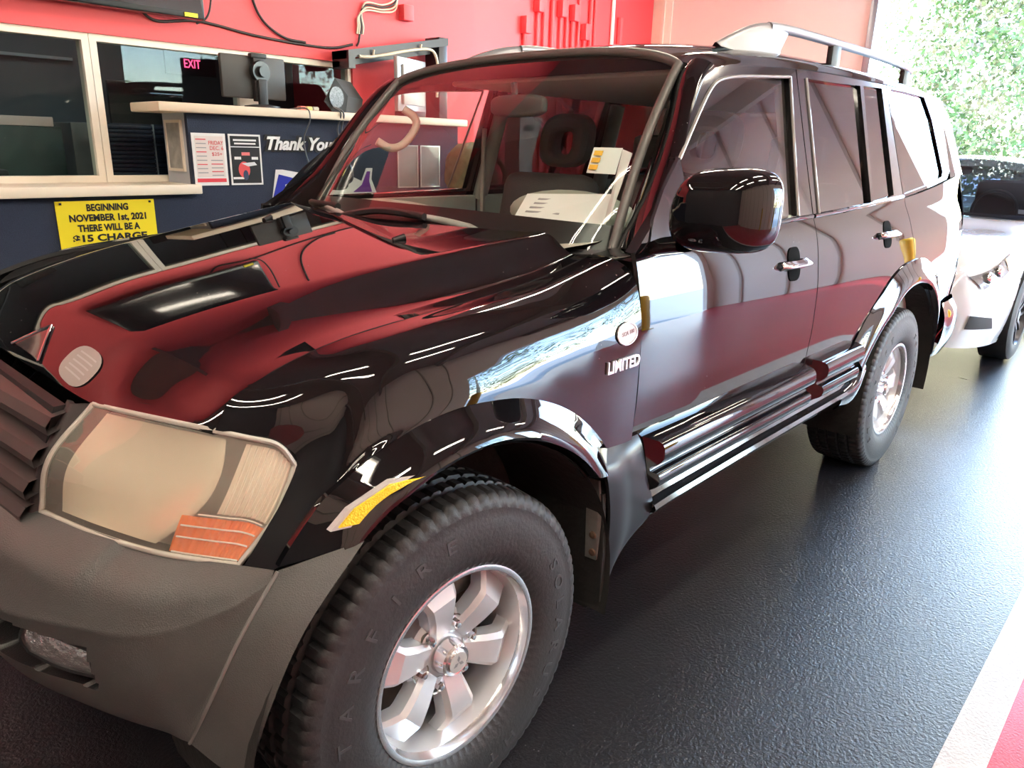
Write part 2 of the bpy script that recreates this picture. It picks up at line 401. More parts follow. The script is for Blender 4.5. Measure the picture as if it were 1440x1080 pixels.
# office room seen through the panes
OFW = mat('office_wall_slate', (.13, .15, .155), .7)
struct(box('wall_office', (XF, 4.95, 0), (3.3, 5.0, 2.7), OFW)); struct(box('ceiling_office', (XF, 2.78, 2.7), (3.3, 5.0, 2.75), mat('office_ceiling', (.3, .31, .31), .7)))
struct(box('floor_office', (XF, 2.36, .0), (3.3, 4.95, .01), OFW)); struct(box('wall_office', (-4.5, 2.78, 0), (-4.45, 4.95, 2.7), OFW))
struct(box('trim_4', (-2.0, 4.90, 1.98), (1.35, 4.95, 2.0), mat('pale_rail', (.5, .55, .55), .4)))
box_desk = tag(box('office_partition', (-1.6, 3.05, .0), (.62, 3.12, 1.47), mat('slate_partition', (.045, .075, .07), .6), bev=.006), 'dark green-grey office partition behind the left window pane', 'partition')
p = thing('cubicle_panel', 'dark navy slatted screen behind the second office window', 'screen', (1.1, 2.95, 0))
box('frame', (.78, 2.93, .0), (1.32, 2.95, 1.5), NAVY, p, bev=.004)
for k in range(14): box('slat', (.80, 2.915, 1.16+k*.024), (1.30, 2.93, 1.178+k*.024), mat('navy_slat', (.012, .02, .05), .4), p, bev=.003)
box('divider', (1.07, 2.91, 1.1), (1.078, 2.93, 1.5), mat('grey_rail', (.3, .33, .38), .4), p)
tag(box('office_monitor', (-.15, 3.06, 1.47), (.22, 3.10, 1.70), BLACK, bev=.006), 'black monitor standing behind the left office window', 'monitor')
tag(box('office_desk', (.70, 3.15, 0), (1.9, 3.6, 1.5), mat('office_desk_grey', (.12, .13, .13), .5), bev=.01), 'grey office desk block behind the slatted screen', 'desk')
tag(box('office_monitor', (.95, 3.2, 1.50), (1.4, 3.23, 1.75), BLACK, bev=.006), 'black monitor seen above the navy slatted screen', 'monitor')
tag(box('paper_box', (.30, 3.04, 1.47), (.58, 3.13, 1.52), mat('striped_box', (.7, .55, .5), .5), bev=.004), 'pale flat carton on the office partition', 'box')
tag(box('wall_dispenser', (.55, 4.85, 1.55), (.66, 4.95, 1.95), mat('tan_case', (.35, .27, .2), .5), bev=.01), 'tan dispenser on the office back wall', 'dispenser')
sg = thing('exit_sign', 'red lettered exit sign hanging in the office', 'sign', (2.0, 4.3, 1.9))
box('panel', (1.80, 4.3, 1.90), (2.20, 4.32, 2.08), mat('exit_panel', (.07, .08, .085), .4), sg, bev=.004)
text('lettering', 'EXIT', (1.94, 4.295, 1.955), (1, 0, 0), (0, 0, 1), .09, mat('exit_red', (.9, .05, .12), .5, emit=((1, .06, .16), 2.5)), sg, fitw=.13)
for x in (1.9, 2.1): tube('hanger', [(x, 4.31, 2.08), (x, 4.31, 2.7)], .006, BLACK, sg, 6)
tag(box('desk_phone', (.10, 2.74, 1.19), (.25, 2.86, 1.25), BLACK, bev=.015), 'small black device on the sill inside the left pane', 'device')
for k, x in enumerate((-1.0, 1.0)):  # added panels, unseen, that brighten the office behind the glass
    o = thing('office_fill', 'added flat fill light in the office, %s one' % ('front', 'rear')[k], 'ceiling light', (x, 3.9, 2.66), 'added office fill lights')
    box('frame', (x-.32, 3.6, 2.665), (x+.32, 4.2, 2.70), HOUS, o); box('diffuser', (x-.29, 3.63, 2.655), (x+.29, 4.17, 2.664), mat('office_fill_glow', (1, 1, 1), .5, emit=((.9, .96, 1.), 2.5)), o)
# counter
ct = thing('service_counter', 'navy fronted service counter with a cream top', 'counter', (2.0, 2.45, 0))
box('front_panel', (1.0, 2.3, 0), (2.98, 2.33, 1.555), NAVY, ct)
box('end_panel', (1.0, 2.33, 0), (1.02, 2.6, 1.555), mat('pale_blue_panel', (.42, .45, .50), .5), ct)
box('body', (1.02, 2.33, 0), (2.96, 2.59, 1.55), NAVY, ct)
box('countertop', (.83, 2.235, 1.555), (3.02, 2.598, 1.603), LEDGE, ct, bev=.008)
fr = thing('picture_frame', 'small cream framed picture on the pale end of the counter', 'picture', (.998, 2.45, 1.36))
ring('frame', [(.999, 2.36, 1.25), (.999, 2.56, 1.25), (.999, 2.56, 1.52), (.999, 2.36, 1.52)], [(.999, 2.375, 1.265), (.999, 2.545, 1.265), (.999, 2.545, 1.505), (.999, 2.375, 1.505)], (-.012, 0, 0), CREAM, fr)
box('print', (.992, 2.37, 1.26), (.998, 2.55, 1.51), mat('faded_print', (.35, .34, .31), .4, var=(18, .6)), fr)
# posters
INK = mat('black_ink', (.01, .01, .01), .6); REDI = mat('red_ink', (.75, .06, .08), .6); GREYI = mat('grey_ink', (.35, .35, .36), .6)
YF = 2.299
def bar(o, name, x0, x1, z0, z1, m, d=.0012): return box(name, (x0, YF-.004-d, z0), (x1, YF-.004, z1), m, o)
X3, Z3 = (1, 0, 0), (0, 0, 1)
a = thing('poster', 'white and red price poster dated Friday on the navy counter front', 'poster', (1.11, YF, 1.18))
box('sheet', (1.012, YF-.004, 1.178), (1.205, YF-.001, 1.455), WHITE, a)
box('backing', (1.028, YF-.0048, 1.222), (1.190, YF-.004, 1.44), mat('pale_tint', (.78, .70, .66), .6), a)
bar(a, 'red_band', 1.025, 1.192, 1.196, 1.216, REDI, .0016)
YT = YF-.0062
text('headline', 'FRIDAY', (1.103, YT, 1.395), X3, Z3, .03, REDI, a, .0002, fitw=.084)
text('headline', 'DEC. 6', (1.108, YT, 1.367), X3, Z3, .03, REDI, a, .0002, fitw=.078)
text('headline', '$25+', (1.118, YT, 1.337), X3, Z3, .026, REDI, a, .0002, fitw=.06)
for k, (x0, x1) in enumerate([(1.033, 1.09)]*9):
    z = 1.425-k*.022
    bar(a, 'text_line', x0, x1, z-.005, z, REDI if k % 3 == 0 else GREYI, .0017)
for k in range(5):
    z = 1.315-k*.02; bar(a, 'text_line', 1.112, 1.18, z-.005, z, REDI if k % 2 else GREYI, .0017)
b_ = thing('poster', 'black poster with a red car picture on the navy counter front', 'poster', (1.32, YF, 1.18))
box('sheet', (1.222, YF-.004, 1.178), (1.418, YF-.001, 1.455), WHITE, b_)
box('print', (1.232, YF-.0048, 1.188), (1.408, YF-.004, 1.445), INK, b_)
bar(b_, 'title_bar', 1.25, 1.39, 1.418, 1.428, WHITE, .0016); bar(b_, 'title_bar', 1.255, 1.385, 1.400, 1.409, WHITE, .0016)
bar(b_, 'divider', 1.232, 1.408, 1.384, 1.389, WHITE, .0016)
bar(b_, 'red_plate', 1.295, 1.345, 1.340, 1.358, mat('coral_ink', (.85, .2, .2), .6), .0016)
for x in (1.25, 1.355): bar(b_, 'caption', x, x+.04, 1.318, 1.333, WHITE, .0016)
th = np.linspace(0, 2*PI, 20, endpoint=False)
prism('car_picture', [(1.305+.035*math.cos(q), YF-.006, 1.262+.045*math.sin(q)) for q in th], (0, .001, 0), mat('print_red', (.8, .1, .1), .6), b_)
prism('wheel_picture', [(1.312+.016*math.cos(q), YF-.0068, 1.232+.028*math.sin(q)) for q in th], (0, .001, 0), mat('print_dark', (.05, .06, .12), .6), b_)
prism('light_picture', [(1.29, YF-.0068, 1.297), (1.37, YF-.0068, 1.305), (1.385, YF-.0068, 1.288), (1.33, YF-.0068, 1.28)], (0, .001, 0), mat('print_pale', (.7, .72, .75), .6), b_)
bar(b_, 'road_picture', 1.235, 1.30, 1.21, 1.222, WHITE, .0016)
# yellow sign
s = thing('notice_sign', 'yellow sign with black capital letters pinned below the window ledge', 'sign', (.54, YF, .8))
YS = mat('yellow_sign_board', (.95, .78, .02), .5)
box('board', (.302, YF-.006, .78), (.775, YF-.001, 1.115), YS, s)
for k, (l, wd) in enumerate((('BEGINNING', .20), ('NOVEMBER 1st, 2021', .37), ('THERE WILL BE A', .30), ('$15 CHARGE', .36))):
    text('lettering', l, (.54-wd/2, YF-.0075, 1.066-k*.05), X3, Z3, .046, INK, s, .0005, offset=.0018, fitw=wd)
for x in (.325, .752): tag(box('pin', (x-.005, YF-.012, 1.098), (x+.005, YF-.006, 1.108), BLACK, s))
# script lettering on the counter front
lt = thing('script_lettering', 'white script Thank You for lettering with dark outline on the counter', 'lettering', (1.75, YF, 1.38))
text('outline', 'Thank You for', (1.432, YF-.004, 1.375), X3, Z3, .105, INK, lt, .001, offset=.012, shear=.35, fitw=.62)
text('letters', 'Thank You for', (1.440, YF-.008, 1.377), X3, Z3, .10, WHITE, lt, .001, offset=.0035, shear=.35, fitw=.60)
lg = thing('wall_logo', 'blue and white arrow shaped logo with red letters on the counter front', 'logo', (1.7, YF, 1.1))
BLUE = mat('logo_blue', (.01, .02, .35), .5)
def pl(name, pts, m, d): return prism(name, [(x, YF-d, z) for x, z in pts], (0, .002, 0), m, lg)
pl('white_edge', [(1.447, .98), (1.505, 1.262), (1.55, 1.262), (1.72, 1.235), (2.0, 1.235), (2.12, 1.19), (2.16, 1.27), (2.21, 1.27), (2.20, 1.20), (2.24, 1.11), (2.24, .98)], WHITE, .003)
pl('blue_field', [(1.475, 1.10), (1.522, 1.235), (1.65, 1.205), (1.56, 1.175), (1.56, 1.15), (1.65, 1.165), (1.65, 1.11), (1.55, 1.10), (1.53, 1.0), (1.50, 1.0), (1.49, 1.1)], BLUE, .005)
pl('purple_field', [(2.05, 1.12), (2.12, 1.165), (2.165, 1.25), (2.19, 1.25), (2.18, 1.19), (2.20, 1.12)], mat('logo_purple', (.14, .02, .25), .5), .005)
for x in (1.465, 1.545, 1.63, 1.72, 1.81, 1.90, 1.99, 2.08, 2.155): pl('red_letter', [(x, 1.0), (x+.012, 1.085), (x+.045, 1.085), (x+.055, 1.0)], REDI, .0055)
for x in (2.42, 2.62):
    d = thing('display_sheet', 'clear framed sheet on the counter front, %s' % ('left one of two' if x < 2.5 else 'right one of two'), 'frame', (x, YF, 1.15), 'framed sheets')
    ring('frame', [(x, YF, 1.14), (x+.18, YF, 1.14), (x+.18, YF, 1.42), (x, YF, 1.42)], [(x+.008, YF, 1.148), (x+.172, YF, 1.148), (x+.172, YF, 1.412), (x+.008, YF, 1.412)], (0, -.008, 0), mat('pale_metal', (.6, .62, .6), .3, metal=.5), d)
    box('sheet', (x+.008, YF-.005, 1.148), (x+.172, YF-.001, 1.412), mat('grey_sheet', (.28, .31, .31), .12, var=(5, .6)), d)
# objects on the counter
mo = thing('monitor', 'dark flat monitor seen from behind on a black arm stand', 'monitor', (1.52, 2.42, 1.603))
def mbox(n, lo, hi, m, bev=.006): return box(n, lo, hi, m, mo, bev=bev)
mbox('screen_back', (1.27, 2.40, 1.655), (1.67, 2.43, 1.885), mat('monitor_back_grey', (.045, .043, .04), .5), .008)
mbox('arm', (1.45, 2.365, 1.64), (1.52, 2.40, 1.88), BLACK, .006); mbox('bracket', (1.435, 2.36, 1.872), (1.535, 2.40, 1.897), BLACK, .006)
V, F = latheVF([(0, -.03), (.03, -.03), (.03, 0), (.055, 0), (.06, .02), (.055, .04), (0, .04)], 24, 'y'); V = np.array(V)+[1.487, 2.345, 1.80]; mesh('pivot', V, F, mat('black_semi', (.015, .015, .016), .25), mo)
mbox('neck', (1.46, 2.34, 1.61), (1.515, 2.365, 1.76), BLACK, .006); 
V, F = latheVF([(0, 0), (.10, 0), (.10, .012), (.05, .02), (0, .022)], 28, 'z'); mesh('foot', np.array(V)+[1.49, 2.37, 1.603], F, BLACK, mo)
sp_ = thing('loudspeaker', 'black wedge shaped loudspeaker lying on the counter', 'speaker', (2.0, 2.4, 1.603))
poly = [(1.87, 2.26, 1.66), (1.90, 2.26, 1.60), (1.97, 2.26, 1.603), (1.99, 2.26, 1.71), (1.955, 2.26, 1.79)]
poly = [(1.845, 1.66), (1.90, 1.604), (2.00, 1.604), (2.02, 1.70), (1.93, 1.80)]
prism('cabinet', [(x, 2.27, z) for x, z in poly], (.26, .20, 0), mat('speaker_carpet', (.030, .029, .026), .75, bump=(260, .4)), sp_)
prism('grille', [(1.932+.052*math.cos(q), 2.268, 1.688+.062*math.sin(q)) for q in th], (0, -.006, 0), mat('speaker_mesh', (.16, .16, .16), .35, metal=.6, var=(120, .9)), sp_)
for k, (x, m) in enumerate(((1.70, (.8, .25, .2)), (1.745, (.75, .7, .25)), (1.79, (.7, .7, .65)))):
    tag(box('small_item', (x, 2.30, 1.603), (x+.04, 2.35, 1.628), mat('item_%d' % k, m, .5), bev=.008), ('small red item on the counter beside the speaker', 'small yellow item on the counter beside the speaker', 'small white item on the counter beside the speaker')[k], 'item')
CABLE = mat('grey_cable', (.12, .12, .125), .5); BCAB = mat('black_cable', (.02, .012, .012), .5)
tag(tube('cable', [(1.63, 2.30, 1.607), (1.70, 2.225, 1.607), (1.71, 2.222, 1.55), (1.70, 2.28, 1.45), (1.71, 2.285, 1.35), (1.76, 2.286, 1.22)], .004, CABLE, smoothpts=40), 'single grey cable hanging down the counter front', 'cable')
tag(tube('cable', [(1.90, 2.26, 1.63), (1.93, 2.225, 1.60), (1.94, 2.28, 1.5), (1.97, 2.286, 1.40), (1.96, 2.286, 1.33)], .005, CABLE, smoothpts=40), 'grey speaker cable hanging in front of the lettering', 'cable')
tag(tube('cable', [(1.92, 2.26, 1.63), (1.95, 2.225, 1.60), (1.97, 2.28, 1.5), (1.99, 2.286, 1.42), (1.97, 2.286, 1.34)], .005, CABLE, smoothpts=40), 'second speaker cable beside the first one', 'cable')
tv = thing('television', 'black wall television at the upper left edge', 'television', (.65, 2.5, 2.05))
box('body', (-.05, 2.46, 2.045), (1.235, 2.52, 2.80), mat('tv_black', (.012, .012, .013), .25), tv, bev=.01)
box('screen', (-.03, 2.455, 2.075), (1.215, 2.461, 2.78), mat('tv_screen', (.004, .004, .005), .08, coat=.5), tv)
box('energy_label', (1.12, 2.453, 2.052), (1.19, 2.4605, 2.072), YS, tv); box('mount', (.4, 2.52, 2.2), (.8, 2.6, 2.6), BLACK, tv)
tag(tube('cable', [(.93, 2.585, 2.08), (1.0, 2.585, 2.03), (1.25, 2.59, 2.055), (1.6, 2.59, 2.02), (1.94, 2.59, 2.005), (2.15, 2.59, 2.01), (2.30, 2.59, 2.045)], .008, BCAB, smoothpts=60), 'long black cable running along the red wall below the television', 'cable')
tag(tube('cable', [(1.58, 2.585, 2.6), (1.60, 2.585, 2.21), (1.66, 2.585, 2.104), (1.795, 2.585, 2.03), (1.94, 2.585, 2.018)], .008, BCAB, smoothpts=40), 'black cable looping down the red wall from above', 'cable')
tag(tube('cable', [(1.30, 2.53, 2.5), (1.33, 2.56, 2.2), (1.30, 2.57, 2.08), (1.24, 2.58, 2.04)], .006, BCAB, smoothpts=30), 'short dark cable at the corner of the television', 'cable')
CC = mat('ivory_cable', (.62, .55, .42), .5)
cbd = thing('cable_bundle', 'bundle of ivory and black data cables on the red wall', 'cables', (2.4, 2.585, 2.05))
for k in range(4):
    o = .015*k
    tube('cable', [(2.335+o, 2.585, 2.115), (2.34+o, 2.58, 2.16), (2.345+o*.6, 2.58, 2.215+o*.5), (2.40, 2.575, 2.26+o), (2.55, 2.575, 2.27+o), (2.66, 2.585, 2.30+o*1.5), (2.685, 2.585, 2.40+o)], .006, CC if k != 2 else BCAB, cbd, 8, 40)
tube('cable', [(2.36, 2.585, 2.12), (2.345, 2.585, 2.06), (2.33, 2.585, 2.04)], .007, BCAB, cbd, 8, 10)
tag(box('junction_box', (2.70, 2.54, 2.24), (2.79, 2.6, 2.34), REDW, bev=.006), 'red painted junction box on the wall beside the cable bundle', 'junction box')
# black steel frame with hanging panel
bf = thing('steel_frame', 'black steel frame with an ivory conduit above the counter', 'frame', (2.6, 2.5, 1.6))
BST = mat('black_steel', (.018, .016, .022), .35)
def beam(name, x0, x1, z0, z1, dz, y0, y1, m): return prism(name, [(x0, y0, z0), (x1, y0, z0+dz), (x1, y0, z1+dz), (x0, y0, z1)], (0, y1-y0, 0), m, bf)
beam('top_beam', 2.13, 3.0, 1.935, 1.985, .165, 2.42, 2.58, BST); beam('lower_rail', 2.13, 2.90, 1.89, 1.925, .15, 2.50, 2.58, BST); beam('middle_rail', 2.13, 2.18, 1.88, 1.985, .0, 2.40, 2.58, BST)
box('post', (2.92, 2.43, 1.603), (3.0, 2.58, 2.15), BST, bf, bev=.004); box('post_face', (3.0, 2.45, 1.603), (3.015, 2.58, 2.15), mat('blue_grey_steel', (.20, .21, .26), .35), bf, bev=.004)
tube('conduit', [(2.22, 2.41, 1.955), (2.30, 2.41, 1.96), (2.78, 2.41, 2.055), (2.85, 2.41, 2.045), (2.885, 2.41, 1.98), (2.88, 2.41, 1.75)], .010, CC, bf, 8, 40)
for x, z in ((2.33, 1.985), (2.73, 2.06)): tube('clip', [(x, 2.41, z-.01), (x, 2.40, z+.02)], .008, CC, bf, 6)
hm = thing('hanging_monitor', 'grey flat panel monitor under the black steel frame', 'monitor', (2.6, 2.4, 1.62))
box('screen', (2.42, 2.36, 1.635), (2.80, 2.39, 1.975), mat('silver_screen', (.38, .38, .38), .25, metal=.3), hm, bev=.006, rot=Rz(.35))
box('bezel', (2.48, 2.345, 1.68), (2.76, 2.36, 1.93), mat('screen_grey', (.52, .51, .49), .35), hm, bev=.003, rot=Rz(.35))
box('foot', (2.52, 2.30, 1.603), (2.68, 2.44, 1.64), BLACK, hm, bev=.004)
# conduits on the deep red wall
def conduit(x, z0, z1, r, label, m=REDW):
    t = thing('conduit', label, 'conduit', (x, YD-.03, z0), 'conduits on the deep red wall')
    V, F = tubeVF([(x, YD-.035, z0), (x, YD-.035, z1)], r, 8); mesh('pipe', V, F, m, t); return t
cx = [7.40, 7.66, 7.80, 7.98, 8.16, 8.30, 8.44, 8.58, 8.72, 8.86, 8.97]
nm = ('first', 'second', 'third', 'fourth', 'fifth', 'sixth', 'seventh', 'eighth', 'ninth', 'tenth', 'eleventh')
for k, x in enumerate(cx):
    t = conduit(x, .2, (2.92, 3.25, ZC, ZC, 3.3, ZC, 3.2, ZC, 3.15, ZC, ZC)[k], .022 if k % 3 else .03, 'red painted conduit on the deep wall, %s from the left' % nm[k])
    if k in (0, 1, 4, 6, 8):
        z = {0: 2.92, 1: 3.22, 4: 3.22, 6: 3.2, 8: 2.98}[k]; box('outlet_box', (x-.06, YD-.12, z), (x+.06, YD-.01, z+.22), REDW, t, bev=.01)
conduit(9.42, .2, ZC, .03, 'white vertical pipe on the deep red wall', mat('white_pipe', (.8, .78, .75), .4))
conduit(9.62, .2, 3.4, .05, 'thick red conduit right of the white pipe')
# side table and bag seen through the car
st = thing('side_table', 'white topped side table beyond the passenger window', 'table', (2.83, 1.97, 0))
box('table_top', (2.55, 1.74, 1.06), (3.12, 2.20, 1.10), LEDGE, st, bev=.006)
for x in (2.59, 3.08):
    for y in (1.78, 2.16): box('leg', (x-.02, y-.02, 0), (x+.02, y+.02, 1.06), BLACK, st, bev=.004)
def lump(name, c, r, m, parent=None, n=(24, 14), e=.7, amp=.06, seed=1):
    rng = np.random.RandomState(seed); ph = rng.rand(6)*6
    V = []; nu, nv = n
    for i in range(nu):
        a = 2*PI*i/nu
        for j in range(nv):
            b = -PI/2+PI*j/(nv-1); f = lambda q: math.copysign(abs(q)**e, q)
            k = 1+amp*(math.sin(3*a+ph[0])*math.cos(2*b+ph[1])+.6*math.sin(7*a+ph[2])*math.sin(5*b+ph[3]))
            V.append((c[0]+r[0]*k*f(math.cos(a))*f(math.cos(b)), c[1]+r[1]*k*f(math.sin(a))*f(math.cos(b)), c[2]+r[2]*k*f(math.sin(b))))
    return fixn(mesh(name, V, gridF(nu, nv, wrapu=True), m, parent, 80))
CAMO = mat('camouflage_cloth', (.22, .17, .10), .85, var=(16, .85), bump=(30, .5))
bg_ = thing('backpack', 'camouflage backpack on the white table beyond the passenger window', 'bag', (2.82, 1.97, 1.10))
lump('body', (2.80, 1.98, 1.275), (.17, .13, .165), CAMO, bg_, seed=3, amp=.07); lump('pocket', (2.82, 1.87, 1.21), (.12, .06, .085), CAMO, bg_, seed=5)
tube('strap', [(2.90, 1.9, 1.38), (2.98, 1.85, 1.30), (2.99, 1.84, 1.18), (2.93, 1.85, 1.125)], .016, CAMO, bg_, 6, 24)
tag(box('blue_carton', (2.98, 2.02, 1.10), (3.08, 2.17, 1.34), mat('blue_carton', (.04, .10, .45), .5), bev=.008), 'blue carton beside the camouflage backpack', 'box')
mc = thing('dispensing_machine', 'white upright machine with a dark display beyond the passenger window', 'machine', (3.85, 2.4, 0))
prism('cabinet', [(3.70, 2.35, 0), (3.86, 2.35, 0), (3.86, 2.35, 1.35), (3.93, 2.35, 1.55), (3.98, 2.35, 1.66), (3.70, 2.35, 1.66)], (0, .16, 0), mat('machine_white', (.78, .80, .76), .4), mc)
box('display', (3.75, 2.345, 1.555), (3.86, 2.35, 1.60), BLACK, mc); box('display_text', (3.77, 2.342, 1.572), (3.84, 2.3455, 1.582), mat('lcd_green', (.1, .4, .2), .5), mc)

# ================================================================== the dark off-road car
SUV = thing('suv', 'black five-door off-road car with grey bumper and silver wheels', 'car', (1.4, 0, 0))
def both(fn):
    """build a part for the near (left) side and its mirror twin"""
    fn(1.); fn(-1.)
# ---- hood
ZS = [(-.60, .925), (-.50, .945), (-.419, .966), (-.395, .996), (-.29, 1.038), (-.169, 1.068), (-.06, 1.082), (.075, 1.092), (.369, 1.120), (.62, 1.168)]
ZCN = [(-.60, .94), (-.545, .985), (-.52, 1.006), (-.46, 1.038), (-.38, 1.064), (-.2, 1.108), (0, 1.143), (.2, 1.172), (.40, 1.198), (.62, 1.224)]
XFR = [(0, -.512), (.25, -.506), (.46, -.490), (.60, -.452), (.70, -.412), (.722, -.400)]
ZED = [(0, .980), (.25, .976), (.46, .964), (.60, .965), (.70, .963), (.722, .960)]
XRR = [(0, .47), (.3, .50), (.5, .54), (.65, .585), (.722, .612)]
def smooth_tab(tab, sg):
    xs_ = np.arange(-.75, .76, .01); v = sp(xs_, tab); v[xs_ > tab[-1][0]] += (xs_[xs_ > tab[-1][0]]-tab[-1][0])*.11
    k = np.exp(-.5*(np.arange(-15, 16)*.01/sg)**2); k /= k.sum(); vp = np.concatenate([np.full(15, v[0]), v, v[-1]+.0011*np.arange(1, 16)]); return xs_, np.convolve(vp, k, 'valid')
ZSS = smooth_tab(ZS, .030); ZCS = smooth_tab(ZCN, .045)
def hood_z(x, y):
    ya = np.abs(y); t = np.clip((x+.45)/1.0, 0, 1)
    yr = .33+.27*t; yv = .67+.010*t
    zs = np.interp(x, *ZSS); H = np.interp(x, *ZCS)-zs
    s = np.clip((ya-yr)/(yv-yr), 0, 1); fall = s*s*(3-2*s)
    g = (1-.10*(np.minimum(ya, yr)/yr)**2)*(1-fall)
    return zs+H*g
def nose(x, xf, y, z):
    d = np.clip((x-xf)/.13, 0, 1); k = np.maximum(1-(1-d)**2.4, 0)**.75
    return sp(abs(y), ZED)*(1-k)+z*k
def hood_grid():
    ys = np.concatenate([np.linspace(-.7205, -.35, 40), np.linspace(-.35, .35, 17)[1:-1], np.linspace(.35, .7205, 40)])
    ts = np.concatenate([np.linspace(0, .12, 22), np.linspace(.12, 1, 46)[1:]])
    G = np.zeros((len(ts)+3, len(ys), 3))
    for j, y in enumerate(ys):
        xf = sp(abs(y), XFR); xr = sp(abs(y), XRR)
        x = xf+(xr-xf)*ts; z = hood_z(x, np.full_like(x, y))
        z = nose(x, xf, y, z)
        G[3:, j] = np.stack([x, np.full_like(x, y), z], 1)
        f = G[3, j]
        G[2, j] = f+[-.003, 0, -.004]; G[1, j] = f+[-.001, 0, -.009]; G[0, j] = f+[.014, 0, -.012]
    return G
grid('hood', hood_grid(), PAINT, SUV, thick=.012, flip=False, smooth=60)
# ---- front fenders
FEN = [
 [(-.400, -.7255, .960), (-.340, -.772, .940), (-.300, -.802, .908), (-.335, -.812, .845), (-.375, -.808, .79), (-.408, -.800, .742)],
 [(-.372, -.7255, 1.003), (-.305, -.785, .990), (-.245, -.825, .955), (-.275, -.845, .88), (-.325, -.853, .81), (-.380, -.855, .748)],
 [(-.29, -.7255, 1.038), (-.235, -.790, 1.034), (-.19, -.830, 1.010), (-.195, -.862, .95), (-.205, -.875, .915), (-.228, -.884, .895)],
 [(-.169, -.7255, 1.068), (-.135, -.79, 1.064), (-.105, -.834, 1.040), (-.085, -.866, .985), (-.09, -.881, .95), (-.11, -.888, .93)],
 [(-.02, -.7255, 1.085), (0, -.79, 1.082), (.0, -.838, 1.056), (.0, -.870, 1.0), (.0, -.884, .965), (.0, -.890, .938)],
 [(.13, -.7255, 1.097), (.14, -.79, 1.093), (.14, -.842, 1.066), (.14, -.874, 1.005), (.14, -.887, .96), (.135, -.891, .93)],
 [(.27, -.7255, 1.109), (.28, -.79, 1.104), (.28, -.846, 1.076), (.28, -.880, 1.005), (.28, -.890, .94), (.27, -.892, .89)],
 [(.39, -.7255, 1.122), (.40, -.79, 1.118), (.40, -.850, 1.088), (.40, -.885, 1.01), (.40, -.893, .90), (.39, -.892, .80)],
 [(.50, -.7255, 1.142), (.505, -.795, 1.138), (.51, -.854, 1.108), (.51, -.889, 1.02), (.51, -.896, .87), (.515, -.892, .69)],
 [(.612, -.7255, 1.166), (.600, -.800, 1.163), (.594, -.859, 1.136), (.594, -.893, 1.04), (.594, -.898, .87), (.594, -.892, .69)]]
FENG = loft(FEN, 70, 40)
def fen_y(x, z):
    V_ = FENG[40:].reshape(-1, 3); k = np.argsort((V_[:, 0]-x)**2+(V_[:, 2]-z)**2)[:4]; return V_[k, 1].mean()
def fender(s):
    G = loft(FEN, 70, 40)
    if s < 0: G = mirY(G)
    grid('front_fender', G, PAINT, SUV, flip=s > 0, thick=-.012 if s < 0 else .012, smooth=60)
both(fender)
# ---- side surface below the belt
YSD = [(.40, .885), (.69, .891), (.75, .895), (.85, .901), (.95, .900), (1.05, .8915), (1.14, .875), (1.19, .860), (1.225, .848), (1.35, .83)]
def yside(x, z):
    y = sp(z, YSD)
    d = np.hypot(x-2.79, z-.374)-.60
    y = y+.004*np.exp(-np.maximum(d, 0)/.10)*(z < 1.1)
    y = y-.05*np.clip((x-3.3)/.6, 0, 1)**2 - .004*np.clip((.9-x)/.3, 0, 1)
    return y
def panel(name, top, bot, s, nu=40, nv=36, parent=None, tail=None):
    T = cr(np.array(top, float), nu); Bt = cr(np.array(bot, float), nu); G = np.zeros((nu, nv, 3))
    for j in range(nv):
        t = j/(nv-1); q = T*(1-t)+Bt*t; G[:, j, 0] = q[:, 0]; G[:, j, 2] = q[:, 1]; G[:, j, 1] = -s*yside(q[:, 0], q[:, 1])
    return grid(name, G, PAINT, parent or SUV, flip=s > 0, thick=.012 if s > 0 else -.012, smooth=60)
FD = {}; RD = {}
def doors(s):
    FD[s] = panel('front_door', [(.600, 1.186), (.9, 1.197), (1.3, 1.206), (1.679, 1.214)], [(.600, .685), (.9, .685), (1.3, .685), (1.679, .69)], s)
    RD[s] = panel('rear_door', [(1.685, 1.2145), (1.95, 1.220), (2.2, 1.232), (2.45, 1.242), (2.60, 1.248), (2.676, 1.252)],
                  [(1.685, .69), (1.93, .69), (2.12, .69), (2.26, .70), (2.40, .785), (2.56, .885), (2.70, .925), (2.806, .93)], s)
    q = panel('quarter_panel', [(2.682, 1.252), (2.9, 1.268), (3.15, 1.292), (3.4, 1.32), (3.66, 1.345)],
              [(2.812, .93), (2.95, .915), (3.13, .84), (3.30, .66), (3.45, .61), (3.66, .62)], s)
both(doors)
